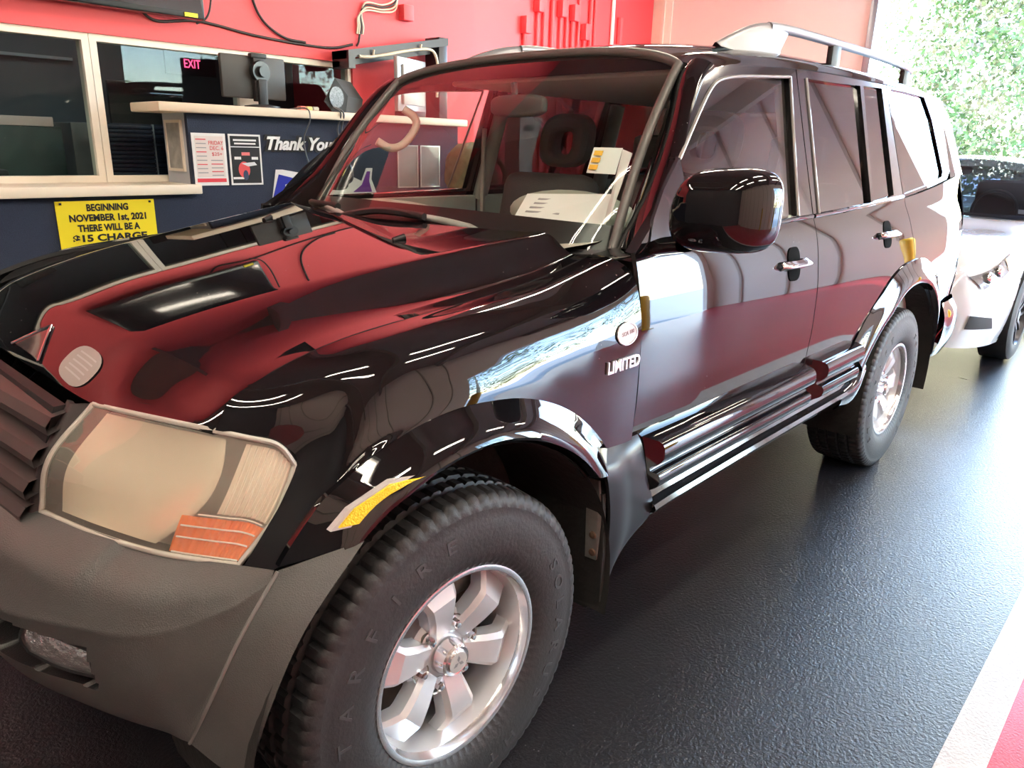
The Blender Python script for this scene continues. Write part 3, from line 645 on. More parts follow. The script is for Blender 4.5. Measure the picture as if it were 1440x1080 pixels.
# rear corner, tailgate, rear bumper
def corner(s):
    secs = []
    for x, y in ((3.66, .0), (3.76, .02), (3.83, .07), (3.86, .15), (3.865, .30)):
        secs.append([(x, -s*(yside(3.66, 1.345)-y), 1.345), (x+.01, -s*(yside(3.66, 1.1)-y), 1.1), (x+.01, -s*(yside(3.66, .85)-y), .85), (x, -s*(yside(3.66, .62)-y), .62)])
    grid('rear_corner', loft(secs, 16, 20), PAINT, SUV, flip=s > 0, smooth=60)
both(corner)
box('tailgate', (3.84, -.62, .62), (3.875, .62, 1.36), PAINT, SUV, bev=.01)
box('rear_glass', (3.80, -.60, 1.34), (3.815, .60, 1.70), PRIVG, SUV)
RB = loft([[(3.44, -.90, .70), (3.44, -.925, .62), (3.42, -.925, .50), (3.36, -.90, .42)], [(3.7, -.885, .70), (3.72, -.915, .63), (3.72, -.915, .50), (3.70, -.88, .40)],
           [(3.88, -.80, .70), (3.92, -.82, .63), (3.92, -.82, .50), (3.88, -.79, .40)], [(3.93, -.4, .70), (3.97, -.4, .63), (3.97, -.4, .5), (3.93, -.4, .4)], [(3.93, 0, .70), (3.975, 0, .63), (3.975, 0, .5), (3.93, 0, .4)]], 30, 16)
RBm = np.concatenate([RB, mirY(RB)[::-1][1:]]); grid('rear_bumper', RBm, PAINT, SUV, flip=True, smooth=60)
# ---- arch flares
def arch(s, cx, cz, out, lip, th_out, th_lip, yo, yl, n=60, name='wheel_arch_flare'):
    prof = []
    for i in range(n):
        t = i/(n-1)
        a = math.radians(th_out[0]+(th_out[1]-th_out[0])*t); b = math.radians(th_lip[0]+(th_lip[1]-th_lip[0])*t)
        ro = ip(t, out); rl = ip(t, lip); y0 = ip(t, yo); y1 = ip(t, yl)
        O = np.array([cx+ro*math.cos(a), y0, cz+ro*math.sin(a)]); L = np.array([cx+rl*math.cos(b), y1, cz+rl*math.sin(b)])
        I = np.array([cx+(rl-.012)*math.cos(b), y1*.965, cz+(rl-.012)*math.sin(b)])
        row = [O+[0, .012, 0], O, O*.72+L*.28+[0, -.004, 0], O*.45+L*.55+[0, -.009, 0], O*.18+L*.82+[0, -.009, 0], L+[0, -.002, 0], L*.6+I*.4+[0, .004, 0], I]
        prof.append(row)
    G = np.array(prof)
    G = np.concatenate([G[:, :2], np.stack([cr(g[1:], 12) for g in G])[:, 1:]], axis=1)
    if s < 0: G = mirY(G)
    return grid(name, G, PAINT, SUV, flip=s > 0, smooth=40)
both(lambda s: arch(s, 0, .374, [(0, .537), (.12, .566), (.5, .572), (.75, .59), (1, .605)], [(0, .488), (.1, .497), (.5, .505), (1, .502)], (135, 27.5), (123, 40), [(0, -.862), (.15, -.884), (.5, -.893), (1, -.893)], [(0, -.932), (.15, -.944), (1, -.945)]))
both(lambda s: arch(s, 2.79, .374, [(0, .72), (.2, .645), (.45, .612), (.7, .625), (1, .70)], [(0, .60), (.2, .54), (.5, .508), (.8, .515), (1, .53)], (155, 22), (160, 8), [(0, -.898), (.2, -.909), (.8, -.909), (1, -.885)], [(0, -.925), (.2, -.943), (.8, -.943), (1, -.92)], name='wheel_arch_flare'))
# ---- wheel wells
def well(s, cx, rf):
    V, F = latheVF([(rf, -.925), (rf, -.60)], 40, 'y', math.radians(-12), math.radians(192))
    V = np.array(V)+[cx, 0, .374]; 
    if s < 0: V[:, 1] *= -1
    mesh('wheel_well', V, F, LINER, SUV)
    th_ = np.linspace(math.radians(-12), math.radians(192), 30)
    pts = [(cx+rf*math.cos(q), -s*.60, .374+rf*math.sin(q)) for q in th_]
    mesh('well_wall', pts, [tuple(range(30))], LINER, SUV)
both(lambda s: well(s, 0, .492)); both(lambda s: well(s, 2.79, .505))
box('underbody', (-.45, -.62, .28), (3.7, .62, .50), DARK, SUV, bev=.02)
box('floor_pan', (.56, -.86, .46), (2.2, .86, .50), DARK, SUV); box('floor_pan', (3.34, -.80, .46), (3.7, .80, .60), DARK, SUV)
# ---- door cladding: ribbed lower mouldings, one to each door, with blunt front ends
CLP = [(.884, .712), (.905, .708), (.932, .698), (.942, .680), (.941, .652), (.928, .634), (.912, .626), (.914, .616), (.932, .607), (.936, .592), (.931, .572), (.912, .560), (.900, .552), (.884, .55)]
def cladding(s, xa, xb, name, arch_end=False):
    n = 24; P = cr(np.array([(0, -a, z) for a, z in CLP]), 44)
    G = np.zeros((n, 44, 3)); us = np.linspace(0, 1, n)
    for i, u in enumerate(us):
        x = xa+(xb-xa)*u; G[i] = P; G[i, :, 0] = x
        G[i, :, 0] += .035*np.clip((-.885-P[:, 1])/.055, 0, 1)*(1-u)        # raked front end
        if arch_end: G[i, :, 0] -= np.clip((.70-P[:, 2])/.15, 0, 1)*.02*u
        if arch_end: G[i, :, 2] += 0
    V = G.reshape(-1, 3).copy(); F = gridF(n, 44, flip=s > 0)
    F += [tuple(range(44)), tuple(range((n-1)*44, n*44))]
    if s < 0: V[:, 1] *= -1
    o = mesh(name, V, F, PAINT, SUV, 35); return o
both(lambda s: cladding(s, .645, 1.675, 'door_cladding')); both(lambda s: cladding(s, 1.755, 2.17, 'door_cladding', True))
# sill, side step and the black piece behind the front wheel
def sill(s):
    P = np.array([(-.86, .556), (-.898, .552), (-.906, .535), (-.93, .528), (-.936, .516), (-.93, .505), (-.905, .498), (-.895, .470), (-.86, .452)])
    xs_ = [.672, .75, 1.2, 1.7, 2.05, 2.20]; dz = [-.008, -.004, 0, 0, 0, .004]
    G = np.zeros((len(xs_), len(P), 3))
    for i, x in enumerate(xs_): G[i, :, 0] = x; G[i, :, 1] = P[:, 0]; G[i, :, 2] = P[:, 1]+dz[i]
    if s < 0: G = mirY(G)
    grid('side_sill', G, BLKGLOSS, SUV, flip=s > 0, smooth=30)
    Q = loft([[(.425, -.880, .735), (.432, -.926, .700), (.470, -.925, .60), (.492, -.915, .47), (.500, -.905, .36)], [(.50, -.880, .735), (.50, -.922, .690), (.52, -.928, .60), (.53, -.92, .47), (.515, -.905, .355)],
              [(.56, -.880, .735), (.56, -.910, .692), (.575, -.918, .61), (.595, -.912, .49), (.54, -.902, .38)], [(.625, -.882, .735), (.630, -.902, .700), (.650, -.912, .61), (.685, -.915, .495), (.60, -.895, .425)]], 20, 26)
    if s < 0: Q = mirY(Q)
    grid('rocker_guard', Q, mat('semi_gloss_black', (.013, .014, .018), .30), SUV, flip=s > 0, thick=.01 if s > 0 else -.01, smooth=60)
    # rear sill end in front of the rear wheel
    Q = loft([[(2.02, -.90, .53), (2.02, -.93, .52), (2.02, -.92, .47), (2.02, -.86, .43)], [(2.18, -.91, .56), (2.20, -.935, .545), (2.19, -.92, .46), (2.15, -.86, .40)], [(2.27, -.91, .61), (2.28, -.925, .585), (2.24, -.90, .47), (2.18, -.85, .41)]], 14, 12)
    if s < 0: Q = mirY(Q)
    grid('sill_end', Q, BLKGLOSS, SUV, flip=s > 0, smooth=60)
    # mud flap with its steel strip
    fp = [(.452, -.915, .62), (.452, -.70, .62), (.475, -.70, .29), (.482, -.74, .262), (.484, -.86, .262), (.482, -.905, .30), (.470, -.915, .45)]
    if s < 0: fp = [(x, -y, z) for x, y, z in fp]
    f = prism('mud_flap', fp, (.012, 0, 0), LINER, SUV)
    sp2 = [(.446, -.905, .655), (.446, -.872, .655), (.452, -.868, .56), (.458, -.868, .43), (.461, -.90, .43), (.455, -.912, .56)]
    if s < 0: sp2 = [(x, -y, z) for x, y, z in sp2]
    prism('flap_strip', sp2, (.006, 0, 0), STEEL, f)
    for z in (.62, .50, .45):
        V, F = latheVF([(0, -.006), (.009, -.004), (.011, 0), (0, 0)], 10, 'x'); mesh('rivet', np.array(V)+[.450+(.62-z)*.05, -s*.89, z], F, RUSTY, f)
both(sill)
# ---- roof
RS = [
 [(1.185, 0, 1.722), (1.178, -.30, 1.716), (1.150, -.50, 1.697), (1.125, -.60, 1.675), (1.128, -.665, 1.655), (1.150, -.722, 1.644)],
 [(1.30, 0, 1.757), (1.30, -.30, 1.750), (1.29, -.50, 1.731), (1.275, -.61, 1.709), (1.265, -.675, 1.684), (1.262, -.717, 1.660)],
 [(1.50, 0, 1.782), (1.50, -.30, 1.776), (1.50, -.50, 1.757), (1.50, -.615, 1.737), (1.50, -.682, 1.708), (1.50, -.712, 1.682)],
 [(1.9, 0, 1.797), (1.9, -.30, 1.791), (1.9, -.50, 1.774), (1.9, -.62, 1.754), (1.9, -.684, 1.727), (1.9, -.708, 1.702)],
 [(2.6, 0, 1.797), (2.6, -.30, 1.791), (2.6, -.50, 1.776), (2.6, -.62, 1.758), (2.6, -.684, 1.735), (2.6, -.705, 1.712)],
 [(3.2, 0, 1.785), (3.2, -.30, 1.78), (3.2, -.50, 1.766), (3.2, -.615, 1.750), (3.2, -.678, 1.729), (3.2, -.70, 1.708)],
 [(3.72, 0, 1.765), (3.70, -.30, 1.76), (3.66, -.50, 1.746), (3.62, -.605, 1.728), (3.60, -.665, 1.712), (3.58, -.685, 1.697)]]
G = loft(RS, 60, 40); G = np.concatenate([mirY(G)[:, ::-1][:, :-1], G], axis=1)
grid('roof', G, PAINT, SUV, flip=True, thick=.02, smooth=60)
# ---- windshield with its rubber moulding
WB = [(.470, 0, 1.178), (.50, -.30, 1.176), (.56, -.50, 1.170), (.655, -.64, 1.163), (.735, -.70, 1.160)]
WT = [(1.178, 0, 1.720), (1.170, -.30, 1.713), (1.142, -.48, 1.694), (1.115, -.58, 1.672), (1.098, -.632, 1.652)]
def full(c): c = np.array(c, float); return np.concatenate([mirY(c)[::-1][:-1], c])
wb = cr(full(WB), 41); wt = cr(full(WT), 41)
G = np.zeros((41, 17, 3))
for j in range(17):
    t = j/16; G[:, j] = wb*(1-t)+wt*t; bow = .028*math.sin(PI*t); G[:, j, 0] -= bow*.7; G[:, j, 2] += bow*.7
grid('windshield', G, WSG, SUV, flip=False, smooth=80)
loop = np.concatenate([G[:, -1], G[-1, ::-1][1:], G[::-1, 0][1:], G[0][1:-1]])
tube('windshield_moulding', np.concatenate([G[0], G[1:, -1], G[-1, ::-1][1:]])+[-.004, 0, .004], .014, mat('moulding_grey', (.10, .098, .092), .38), SUV, 8)
FR = np.zeros((41, 3, 3))       # black ceramic band and cowl below the glass
for k, t in enumerate((0, .06, .14)): FR[:, k] = G[:, 0]*(1-t)+G[:, -1]*t+np.array([.006, 0, -.006])
grid('frit_band', FR, mat('black_frit', (.012, .010, .010), .3), SUV)
CW = np.zeros((41, 4, 3)); CW[:, 0] = wb+[.0, 0, .004]; CW[:, 1] = wb+[-.03, 0, -.012]; CW[:, 2] = wb+[-.07, 0, -.022]; CW[:, 3] = wb+[-.16, 0, -.05]
CW[:, 3, 0] = np.minimum(CW[:, 3, 0], .52); grid('cowl', CW, BLKPL, SUV, flip=True)
# ---- pillars and door frames
def gy(z): return -.855+.30*(z-1.2)
E2 = [(.600, 1.180), (.637, 1.192), (.809, 1.319), (.987, 1.535), (1.071, 1.614), (1.142, 1.644), (1.262, 1.662)]
def apillar(s):
    a = cr(np.array([(.738, -.702, 1.158), (.86, -.683, 1.31), (.985, -.66, 1.48), (1.085, -.637, 1.622), (1.128, -.640, 1.662)]), 30)
    e = cr(np.array([(x, gy(z)-.002, z) for x, z in E2[:6]]), 30)
    m = (a+e)/2+np.array([-.022, -.026, .014])
    G = np.zeros((30, 13, 3))
    for i in range(30): G[i] = cr([a[i], a[i]*.62+m[i]*.38+[-.008, -.003, .008], m[i], e[i]*.7+m[i]*.3+[-.002, -.007, .002], e[i]], 13)
    if s < 0: G = mirY(G)
    grid('front_pillar', G, PAINT, SUV, flip=s > 0, smooth=60)
    # scuttle corner between hood, fender and pillar
    q = loft([[(.58, -.705, 1.160), (.60, -.78, 1.165), (.604, -.852, 1.162)], [(.68, -.70, 1.164), (.68, -.78, 1.176), (.64, -.852, 1.186)], [(.76, -.70, 1.175), (.73, -.76, 1.19), (.66, -.852, 1.205)]], 8, 10)
    if s < 0: q = mirY(q)
    grid('scuttle_corner', q, PAINT, SUV, flip=s > 0, smooth=60)
both(apillar)
def resample(pts, n):
    P = np.array(pts+[pts[0]], float); d = np.concatenate([[0], np.cumsum(np.linalg.norm(np.diff(P, axis=0), axis=1))]); 
    t = np.linspace(0, d[-1], n, endpoint=False); return np.stack([np.interp(t, d, P[:, k]) for k in range(2)], 1)
def g3(P, s, off=0.): return [(x, s*(gy(z)+off), z) for x, z in P]
def densify(pts, k=6):
    out = []
    for i in range(len(pts)):
        a = np.array(pts[i]); b = np.array(pts[(i+1) % len(pts)])
        for j in range(k): out.append(tuple(a+(b-a)*j/k))
    return out
def poly(name, P, m, parent, s=1, thick=.005):
    o = prism(name, P, (0, s*thick, 0), m, parent); return o
# front door: outer loop / inner loop share their corner count
FDo = [(.600, 1.184), (.809, 1.320), (.987, 1.536), (1.071, 1.616), (1.142, 1.647), (1.262, 1.668), (1.714, 1.699), (1.695, 1.47), (1.678, 1.215), (1.3, 1.207)]
FDi = [(.868, 1.210), (.868, 1.400), (1.035, 1.541), (1.090, 1.583), (1.135, 1.608), (1.220, 1.628), (1.655, 1.664), (1.610, 1.469), (1.556, 1.228), (1.3, 1.219)]
RDo = [(1.685, 1.216), (1.702, 1.47), (1.722, 1.700), (2.0, 1.706), (2.64, 1.709), (2.66, 1.47), (2.675, 1.254), (2.45, 1.244), (2.2, 1.234)]
RDi = [(1.730, 1.228), (1.760, 1.45), (1.789, 1.670), (2.05, 1.675), (2.585, 1.693), (2.570, 1.47), (2.555, 1.268), (2.45, 1.258), (2.2, 1.242)]
QDo = [(2.681, 1.254), (2.668, 1.47), (2.650, 1.709), (2.9, 1.710), (3.26, 1.706), (3.37, 1.60), (3.47, 1.36), (3.40, 1.322), (3.05, 1.285)]
QDi = [(2.70, 1.268), (2.70, 1.47), (2.696, 1.698), (2.9, 1.700), (3.19, 1.695), (3.27, 1.60), (3.345, 1.36), (3.32, 1.335), (3.03, 1.296)]
def greenhouse(s):
    sg_ = 1 if s > 0 else -1
    FDj = FDi if s > 0 else FDi[:6]+[(1.690, 1.668), (1.668, 1.469), (1.648, 1.228)]+FDi[9:]
    for nm_, o_, i_, par in (('window_frame', FDo, FDj, FD[s]), ('window_frame', RDo, RDi, RD[s]), ('quarter_frame', QDo, QDi, SUV)):
        ring(nm_, g3(o_, s), g3(i_, s), (0, s*.03, 0), PAINT if nm_ == 'quarter_frame' else BLKGLOSS, par)
    poly('window_glass', g3(FDj, s, .012), SIDEG, FD[s], s)
    a = [p_ for p_ in RDi]
    poly('window_glass', g3([(1.730, 1.228), (1.760, 1.45), (1.789, 1.670), (2.05, 1.675), (2.318, 1.682), (2.262, 1.244)], s, .012), PRIVG, RD[s], s)
    poly('vent_glass', g3([(2.280, 1.246), (2.350, 1.684), (2.585, 1.693), (2.570, 1.47), (2.555, 1.268)], s, .012), PRIVG, RD[s], s)
    poly('window_divider', g3([(2.258, 1.240), (2.316, 1.684), (2.354, 1.686), (2.286, 1.244)], s, -.003), BLKGLOSS, RD[s], s, .02)
    poly('quarter_glass', g3(QDi, s, .010), PRIVG, SUV, s)
    # bright edge strips along the frames
    for par, P_ in ((FD[s], [(1.656, 1.664), (1.611, 1.469), (1.557, 1.228)]), (RD[s], [(1.730, 1.228), (1.760, 1.45), (1.789, 1.670)]), (FD[s], [(.868, 1.400), (1.035, 1.541), (1.090, 1.583), (1.135, 1.608), (1.22, 1.628), (1.655, 1.664)])):
        tube('glass_channel', g3(P_, s, -.002), .005, mat('channel_grey', (.25, .24, .23), .3), par, 6, 20)
    # belt strips
    tube('belt_strip', [(.88, -s*.852, 1.206), (1.3, -s*.850, 1.214), (1.672, -s*.849, 1.221)], .008, BLKGLOSS, FD[s], 6, 20)
    tube('belt_strip', [(1.69, -s*.849, 1.221), (2.2, -s*.848, 1.239), (2.67, -s*.838, 1.258)], .008, BLKGLOSS, RD[s], 6, 20)
    # body side behind the quarter glass
    q = loft([[(3.26, -.703, 1.707), (3.37, -.735, 1.60), (3.47, -.807, 1.36), (3.48, -.816, 1.325)], [(3.48, -.70, 1.705), (3.58, -.735, 1.60), (3.64, -.805, 1.37), (3.66, -.812, 1.343)], [(3.62, -.66, 1.70), (3.72, -.70, 1.60), (3.79, -.775, 1.37), (3.80, -.785, 1.343)], [(3.68, -.58, 1.70), (3.78, -.60, 1.6), (3.84, -.64, 1.37), (3.85, -.65, 1.343)]], 16, 20)
    if s < 0: q = mirY(q)
    grid('rear_pillar', q, PAINT, SUV, flip=s > 0, smooth=60)
both(lambda s: greenhouse(s))
# ---- roof rails
def rail(s):
    t = tube('roof_rail', [(1.74, -.580, 1.835), (1.82, -.575, 1.842), (1.95, -.575, 1.847), (2.3, -.575, 1.850), (2.9, -.575, 1.850), (3.25, -.575, 1.838), (3.34, -.575, 1.825)] if s > 0 else [(x, .575, z) for x, z in ((1.74, 1.835), (1.82, 1.842), (1.95, 1.847), (2.3, 1.85), (2.9, 1.85), (3.25, 1.838), (3.34, 1.825))], .017, SILVER, SUV, 10, 40)
    f = loft([[(1.38, -.606, 1.735), (1.37, -.590, 1.748), (1.38, -.574, 1.738)], [(1.50, -.622, 1.730), (1.50, -.590, 1.795), (1.50, -.555, 1.742)], [(1.60, -.622, 1.738), (1.62, -.584, 1.830), (1.60, -.55, 1.750)], [(1.70, -.620, 1.745), (1.74, -.58, 1.850), (1.70, -.55, 1.755)], [(1.78, -.615, 1.748), (1.84, -.577, 1.858), (1.78, -.55, 1.758)], [(1.80, -.60, 1.750), (1.92, -.577, 1.855), (1.80, -.56, 1.758)]], 24, 14)
    if s < 0: f = mirY(f)
    grid('rail_foot', f, SILVER, t, flip=s > 0, smooth=60)
    for x in (2.36, 3.28): box('rail_post', (x-.045, -s*.575-.014, 1.755), (x+.045, -s*.575+.014, 1.846 if x < 3 else 1.828), BLACK, t, bev=.01)
both(rail)
# ---- front bumper
BMP = [
 [(-.605, 0, .757), (-.70, 0, .712), (-.735, 0, .625), (-.725, 0, .52), (-.672, 0, .42), (-.60, 0, .40)],
 [(-.600, -.22, .757), (-.69, -.24, .712), (-.725, -.25, .627), (-.715, -.24, .52), (-.664, -.2, .42), (-.60, -.2, .40)],
 [(-.585, -.40, .757), (-.655, -.44, .712), (-.692, -.475, .636), (-.685, -.45, .53), (-.648, -.385, .42), (-.59, -.36, .40)],
 [(-.545, -.56, .752), (-.592, -.61, .706), (-.616, -.64, .642), (-.615, -.625, .54), (-.598, -.56, .425), (-.55, -.53, .40)],
 [(-.500, -.665, .748), (-.546, -.705, .705), (-.571, -.722, .647), (-.577, -.715, .54), (-.562, -.66, .43), (-.52, -.62, .41)],
 [(-.465, -.722, .746), (-.500, -.757, .712), (-.521, -.774, .662), (-.540, -.772, .55), (-.538, -.722, .435), (-.50, -.68, .42)],
 [(-.418, -.800, .747), (-.436, -.826, .730), (-.455, -.840, .702), (-.498, -.832, .58), (-.532, -.770, .447), (-.49, -.73, .43)],
 [(-.390, -.866, .754), (-.394, -.868, .750), (-.402, -.870, .738), (-.476, -.858, .62), (-.530, -.796, .457), (-.49, -.75, .44)]]
def bumper():
    S = np.array(BMP); N = 90; A = np.stack([np.concatenate([cr(s[:3], 32), cr(s[2:], N-31)[1:]]) for s in S])
    H = np.stack([cr(A[:, j], 100) for j in range(N)], axis=1)
    G = np.concatenate([mirY(H)[::-1][:-1], H])
    # raised centre pad on top of the bumper
    y = np.abs(G[..., 1]); t = np.arange(N)[None, :]/(N-1)
    xl = np.interp(y, [0, .44, .614, .7], [-.705, -.678, -.628, -.56])
    pad = np.clip((.614-y)/.014, 0, 1)*np.clip((G[..., 0]-xl)/.014, 0, 1)*(t < .34)
    G[..., 2] += .009*pad
    # fog lamp pockets
    z = G[..., 2]; top = .622-.02*np.clip((y-.3)/.33, 0, 1)
    pk = (z < top) & (z > .512) & (y > .30) & (y < .632) & (G[..., 0] < -.55) & (t > .3) & (t < .8)
    G[..., 0] += np.where(pk, .085, 0.)
    o = grid('front_bumper', G, GREYPL, SUV, flip=False, smooth=45); o.data.materials.append(BLKPL)
    pf = pk.reshape(-1)
    for f in o.data.polygons:
        if sum(pf[v] for v in f.vertices) >= 2: f.material_index = 1
    return o
BUMP = bumper()
CLEAR = mat('fog_lens', (.75, .75, .74), .08, metal=.8, bump=(60, .9))
def fog(s):
    q = loft([[(-.655, -.50, .606), (-.662, -.50, .585), (-.655, -.51, .558)], [(-.625, -.565, .603), (-.632, -.565, .572), (-.625, -.565, .540)], [(-.590, -.628, .588), (-.595, -.628, .565), (-.590, -.626, .535)]], 12, 10)
    q[..., 0] -= .012
    if s < 0: q = mirY(q)
    o = grid('fog_lamp', q, CLEAR, BUMP, flip=s > 0, smooth=60)
    l = np.concatenate([q[0], q[1:, -1], q[-1, ::-1][1:], q[::-1, 0][1:]]); tube('fog_bezel', l, .006, BLKPL, o, 6)
both(fog)
def endcap(s):
    seam = [(-.388, -.870, .753), (-.458, -.864, .66), (-.503, -.842, .56), (-.530, -.797, .457)]
    mid = [(-.325, -.908, .773), (-.41, -.912, .685), (-.465, -.900, .565), (-.508, -.86, .432)]
    lip = [(-.262, -.936, .785), (-.385, -.938, .672), (-.448, -.930, .56), (-.487, -.905, .42)]
    inn = [(-.255, -.90, .778), (-.375, -.90, .665), (-.438, -.90, .555), (-.475, -.87, .42)]
    q = np.concatenate([loft([seam, mid, lip], 18, 26), np.stack([cr(inn, 26)])])
    if s < 0: q = mirY(q)
    grid('bumper_end', q, GREYPL, SUV, flip=s < 0, smooth=50)
    pts = cr(np.array(seam)+[0, -.002, 0], 24)
    if s < 0: pts = mirY(pts)
    tube('bumper_seam', pts, .0035, mat('seam_grey', (.16, .155, .15), .5), SUV, 6)
both(endcap)
# ---- grille
GRL = tag(prism('grille', [(-.545, -.41, .955), (-.545, .41, .955), (-.60, .37, .755), (-.60, -.37, .755)], (.02, 0, 0), BLACK, SUV))
for k, (z, x) in enumerate(((.935, -.545), (.877, -.572), (.818, -.592), (.768, -.602))):
    yw = .425-.03*k/3
    pts = [(x-.020, z+.006), (x-.032, z-.010), (x-.030, z-.026), (x+.01, z-.012), (x+.015, z+.012)]
    ys = np.array([-yw, -yw*.97, -.2, 0, .2, yw*.97, yw]); G = np.zeros((7, 6, 3))
    for i, y in enumerate(ys):
        b = -.022*(1-(y/yw)**2)
        for j, (px_, pz) in enumerate(pts+pts[:1]): G[i, j] = (px_+b+.01, y, pz)
    fixn(grid('slat', G, GREYGR, GRL, smooth=30))
def gside(s):
    q = loft([[(-.520, -.405, .962), (-.572, -.385, .86), (-.602, -.362, .757)], [(-.520, -.428, .960), (-.577, -.408, .86), (-.606, -.382, .757)], [(-.497, -.446, .958), (-.568, -.422, .86), (-.592, -.398, .757)]], 8, 16)
    if s < 0: q = mirY(q)
    grid('grille_surround', q, GREYGR, GRL, flip=s > 0, thick=.01 if s > 0 else -.01)
both(gside)
# dark chrome-edged triangle and pale lined patch on the hood nose
def onhood(x, y, d=.0015): return (x, y, float(hood_z(np.array([x]), np.array([y]))[0])*0+float(nose(np.array([x]), sp(abs(y), XFR), y, hood_z(np.array([x]), np.array([y])))[0])+d)
HB = thing
def hood_patch(name, P, m, parent, d=.0025, rings=8, per=8):
    P = np.array([tuple(np.array(P[i])*(1-k/per)+np.array(P[(i+1) % len(P)])*k/per) for i in range(len(P)) for k in range(per)]); c = P.mean(0); n = len(P); V_ = []
    for r in range(rings+1):
        for p_ in c+(P-c)*(r/rings): V_.append(onhood(max(p_[0], float(sp(abs(p_[1]), XFR))), p_[1], d))
    return fixn(mesh(name, V_, gridF(rings+1, n, wrapv=True), m, parent, 60))
tri = hood_patch('nose_triangle', [(-.500, -.03), (-.445, -.105), (-.500, -.19)], mat('triangle_dark', (.03, .028, .03), .1, coat=.5), SUV, .003)
tube('triangle_rim', [onhood(x, y, .004) for x, y in [(-.503+.058*k/8, -.025-.08*k/8) for k in range(9)]+[(-.445-.058*k/8, -.105-.09*k/8) for k in range(1, 9)]], .003, CHROME, tri, 6)
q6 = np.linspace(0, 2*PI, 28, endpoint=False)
nose_patch = tag(hood_patch('pale_patch', [(-.470+.030*math.copysign(abs(math.cos(a))**.75, math.cos(a)), -.335+.064*math.copysign(abs(math.sin(a))**.75, math.sin(a))) for a in q6], mat('patch_pale', (.26, .25, .235), .5), SUV, .003, 8, 1), 'pale rounded patch with grey lines')
for k in range(5): hood_patch('patch_line', [(-.487+.008*k, -.375), (-.4845+.008*k, -.375), (-.4845+.008*k, -.30), (-.487+.008*k, -.30)], GREYI, nose_patch, .0038, 2, 4)
tube('nozzle', [onhood(.30, -.32, .0), onhood(.33, -.33, .006)], .008, BLKPL, SUV, 8); tube('nozzle', [onhood(.30, .32, .0), onhood(.33, .33, .006)], .008, BLKPL, SUV, 8)
# ---- headlights
HLS = [[(-.492, -.450, .958), (-.570, -.425, .865), (-.590, -.402, .762)], [(-.466, -.56, .963), (-.548, -.545, .860), (-.552, -.54, .757)],
       [(-.410, -.70, .960), (-.480, -.690, .852), (-.497, -.672, .750)], [(-.362, -.757, .946), (-.408, -.765, .842), (-.447, -.745, .744)], [(-.323, -.788, .930), (-.374, -.790, .834), (-.426, -.772, .7415)], [(-.303, -.803, .893), (-.348, -.806, .815), (-.412, -.789, .740)]]
LENS = glass('hazed_lens', (.95, .93, .86), 1.5, haze=.20, hazecol=(.88, .83, .70))
BOWL = mat('lamp_bowl', (.97, .92, .80), .2, metal=.45); LGREY = mat('lamp_grey', (.40, .39, .36), .4); RIBB = mat('ribbed_clear', (.85, .82, .74), .15, metal=.2)
def headlight(s):
    G = loft(HLS, 48, 30)
    Gm = mirY(G) if s < 0 else G
    hl = grid('headlight', Gm, LENS, SUV, flip=s > 0, smooth=60)
    nrm = np.array([-.7, -.55, .35]); nrm /= np.linalg.norm(nrm)
    def inner(name, u0, u1, v0, v1, dep, m, rib=None, f=None, nn=(30, 20), cv=0.):
        us = np.linspace(u0, u1, nn[0]); vs = np.linspace(v0, v1, nn[1]); Q = np.zeros((*nn, 3))
        for a, u in enumerate(us):
            for b, v in enumerate(vs):
                ur = u0+(u-u0)*(1-cv*((v-.38)/.55)**2)
                uu = min(max(ur, 0), 1)*47; vv = min(max(v, 0), 1)*29; i = min(int(uu), 46); j = min(int(vv), 28); fu, fv = uu-i, vv-j
                P = (G[i, j]*(1-fu)+G[i+1, j]*fu)*(1-fv)+(G[i, j+1]*(1-fu)+G[i+1, j+1]*fu)*fv
                d = dep+(f(u, v) if f else 0)
                if rib: d += rib[1]*(.5+.5*math.sin(rib[0]*u*2*PI))
                Q[a, b] = P-nrm*d
        if s < 0: Q = mirY(Q)
        return grid(name, Q, m, hl, flip=s > 0, smooth=50)
    inner('bezel', 0, 1, 0, 1, .07, LGREY)
    inner('reflector', .09, .645, .05, .94, .012, BOWL, cv=.22, f=lambda u, v: .045*max(0, 1-((u-.35)/.27)**2)*max(0, 1-((v-.5)/.47)**2))
    inner('corner_lens', .70, .985, .05, .60, .004, RIBB, rib=(34, .006), nn=(150, 8))
    inner('turn_signal', .585, .975, .64, .97, .004, mat('amber_signal', (.95, .22, .03), .2, coat=.5), rib=(30, .003), nn=(120, 10))
    for v in (.64, .75, .86, .97):
        us = np.linspace(.60+max(0, (.8-v))*.3, .97, 14); pts = [G[int(u*47), int(v*29)]-nrm*.003 for u in us]
        if s < 0: pts = mirY(np.array(pts))
        tube('lens_line', pts, .0016, WHITE, hl, 5)
    l = np.concatenate([G[0], G[1:, -1], G[-1, ::-1][1:], G[::-1, 0][1:]])
    if s < 0: l = mirY(l)
    tube('seal', l-np.array([0, 0, 0]), .005, mat('seal_grey', (.45, .43, .38), .35), hl, 6)
both(headlight)
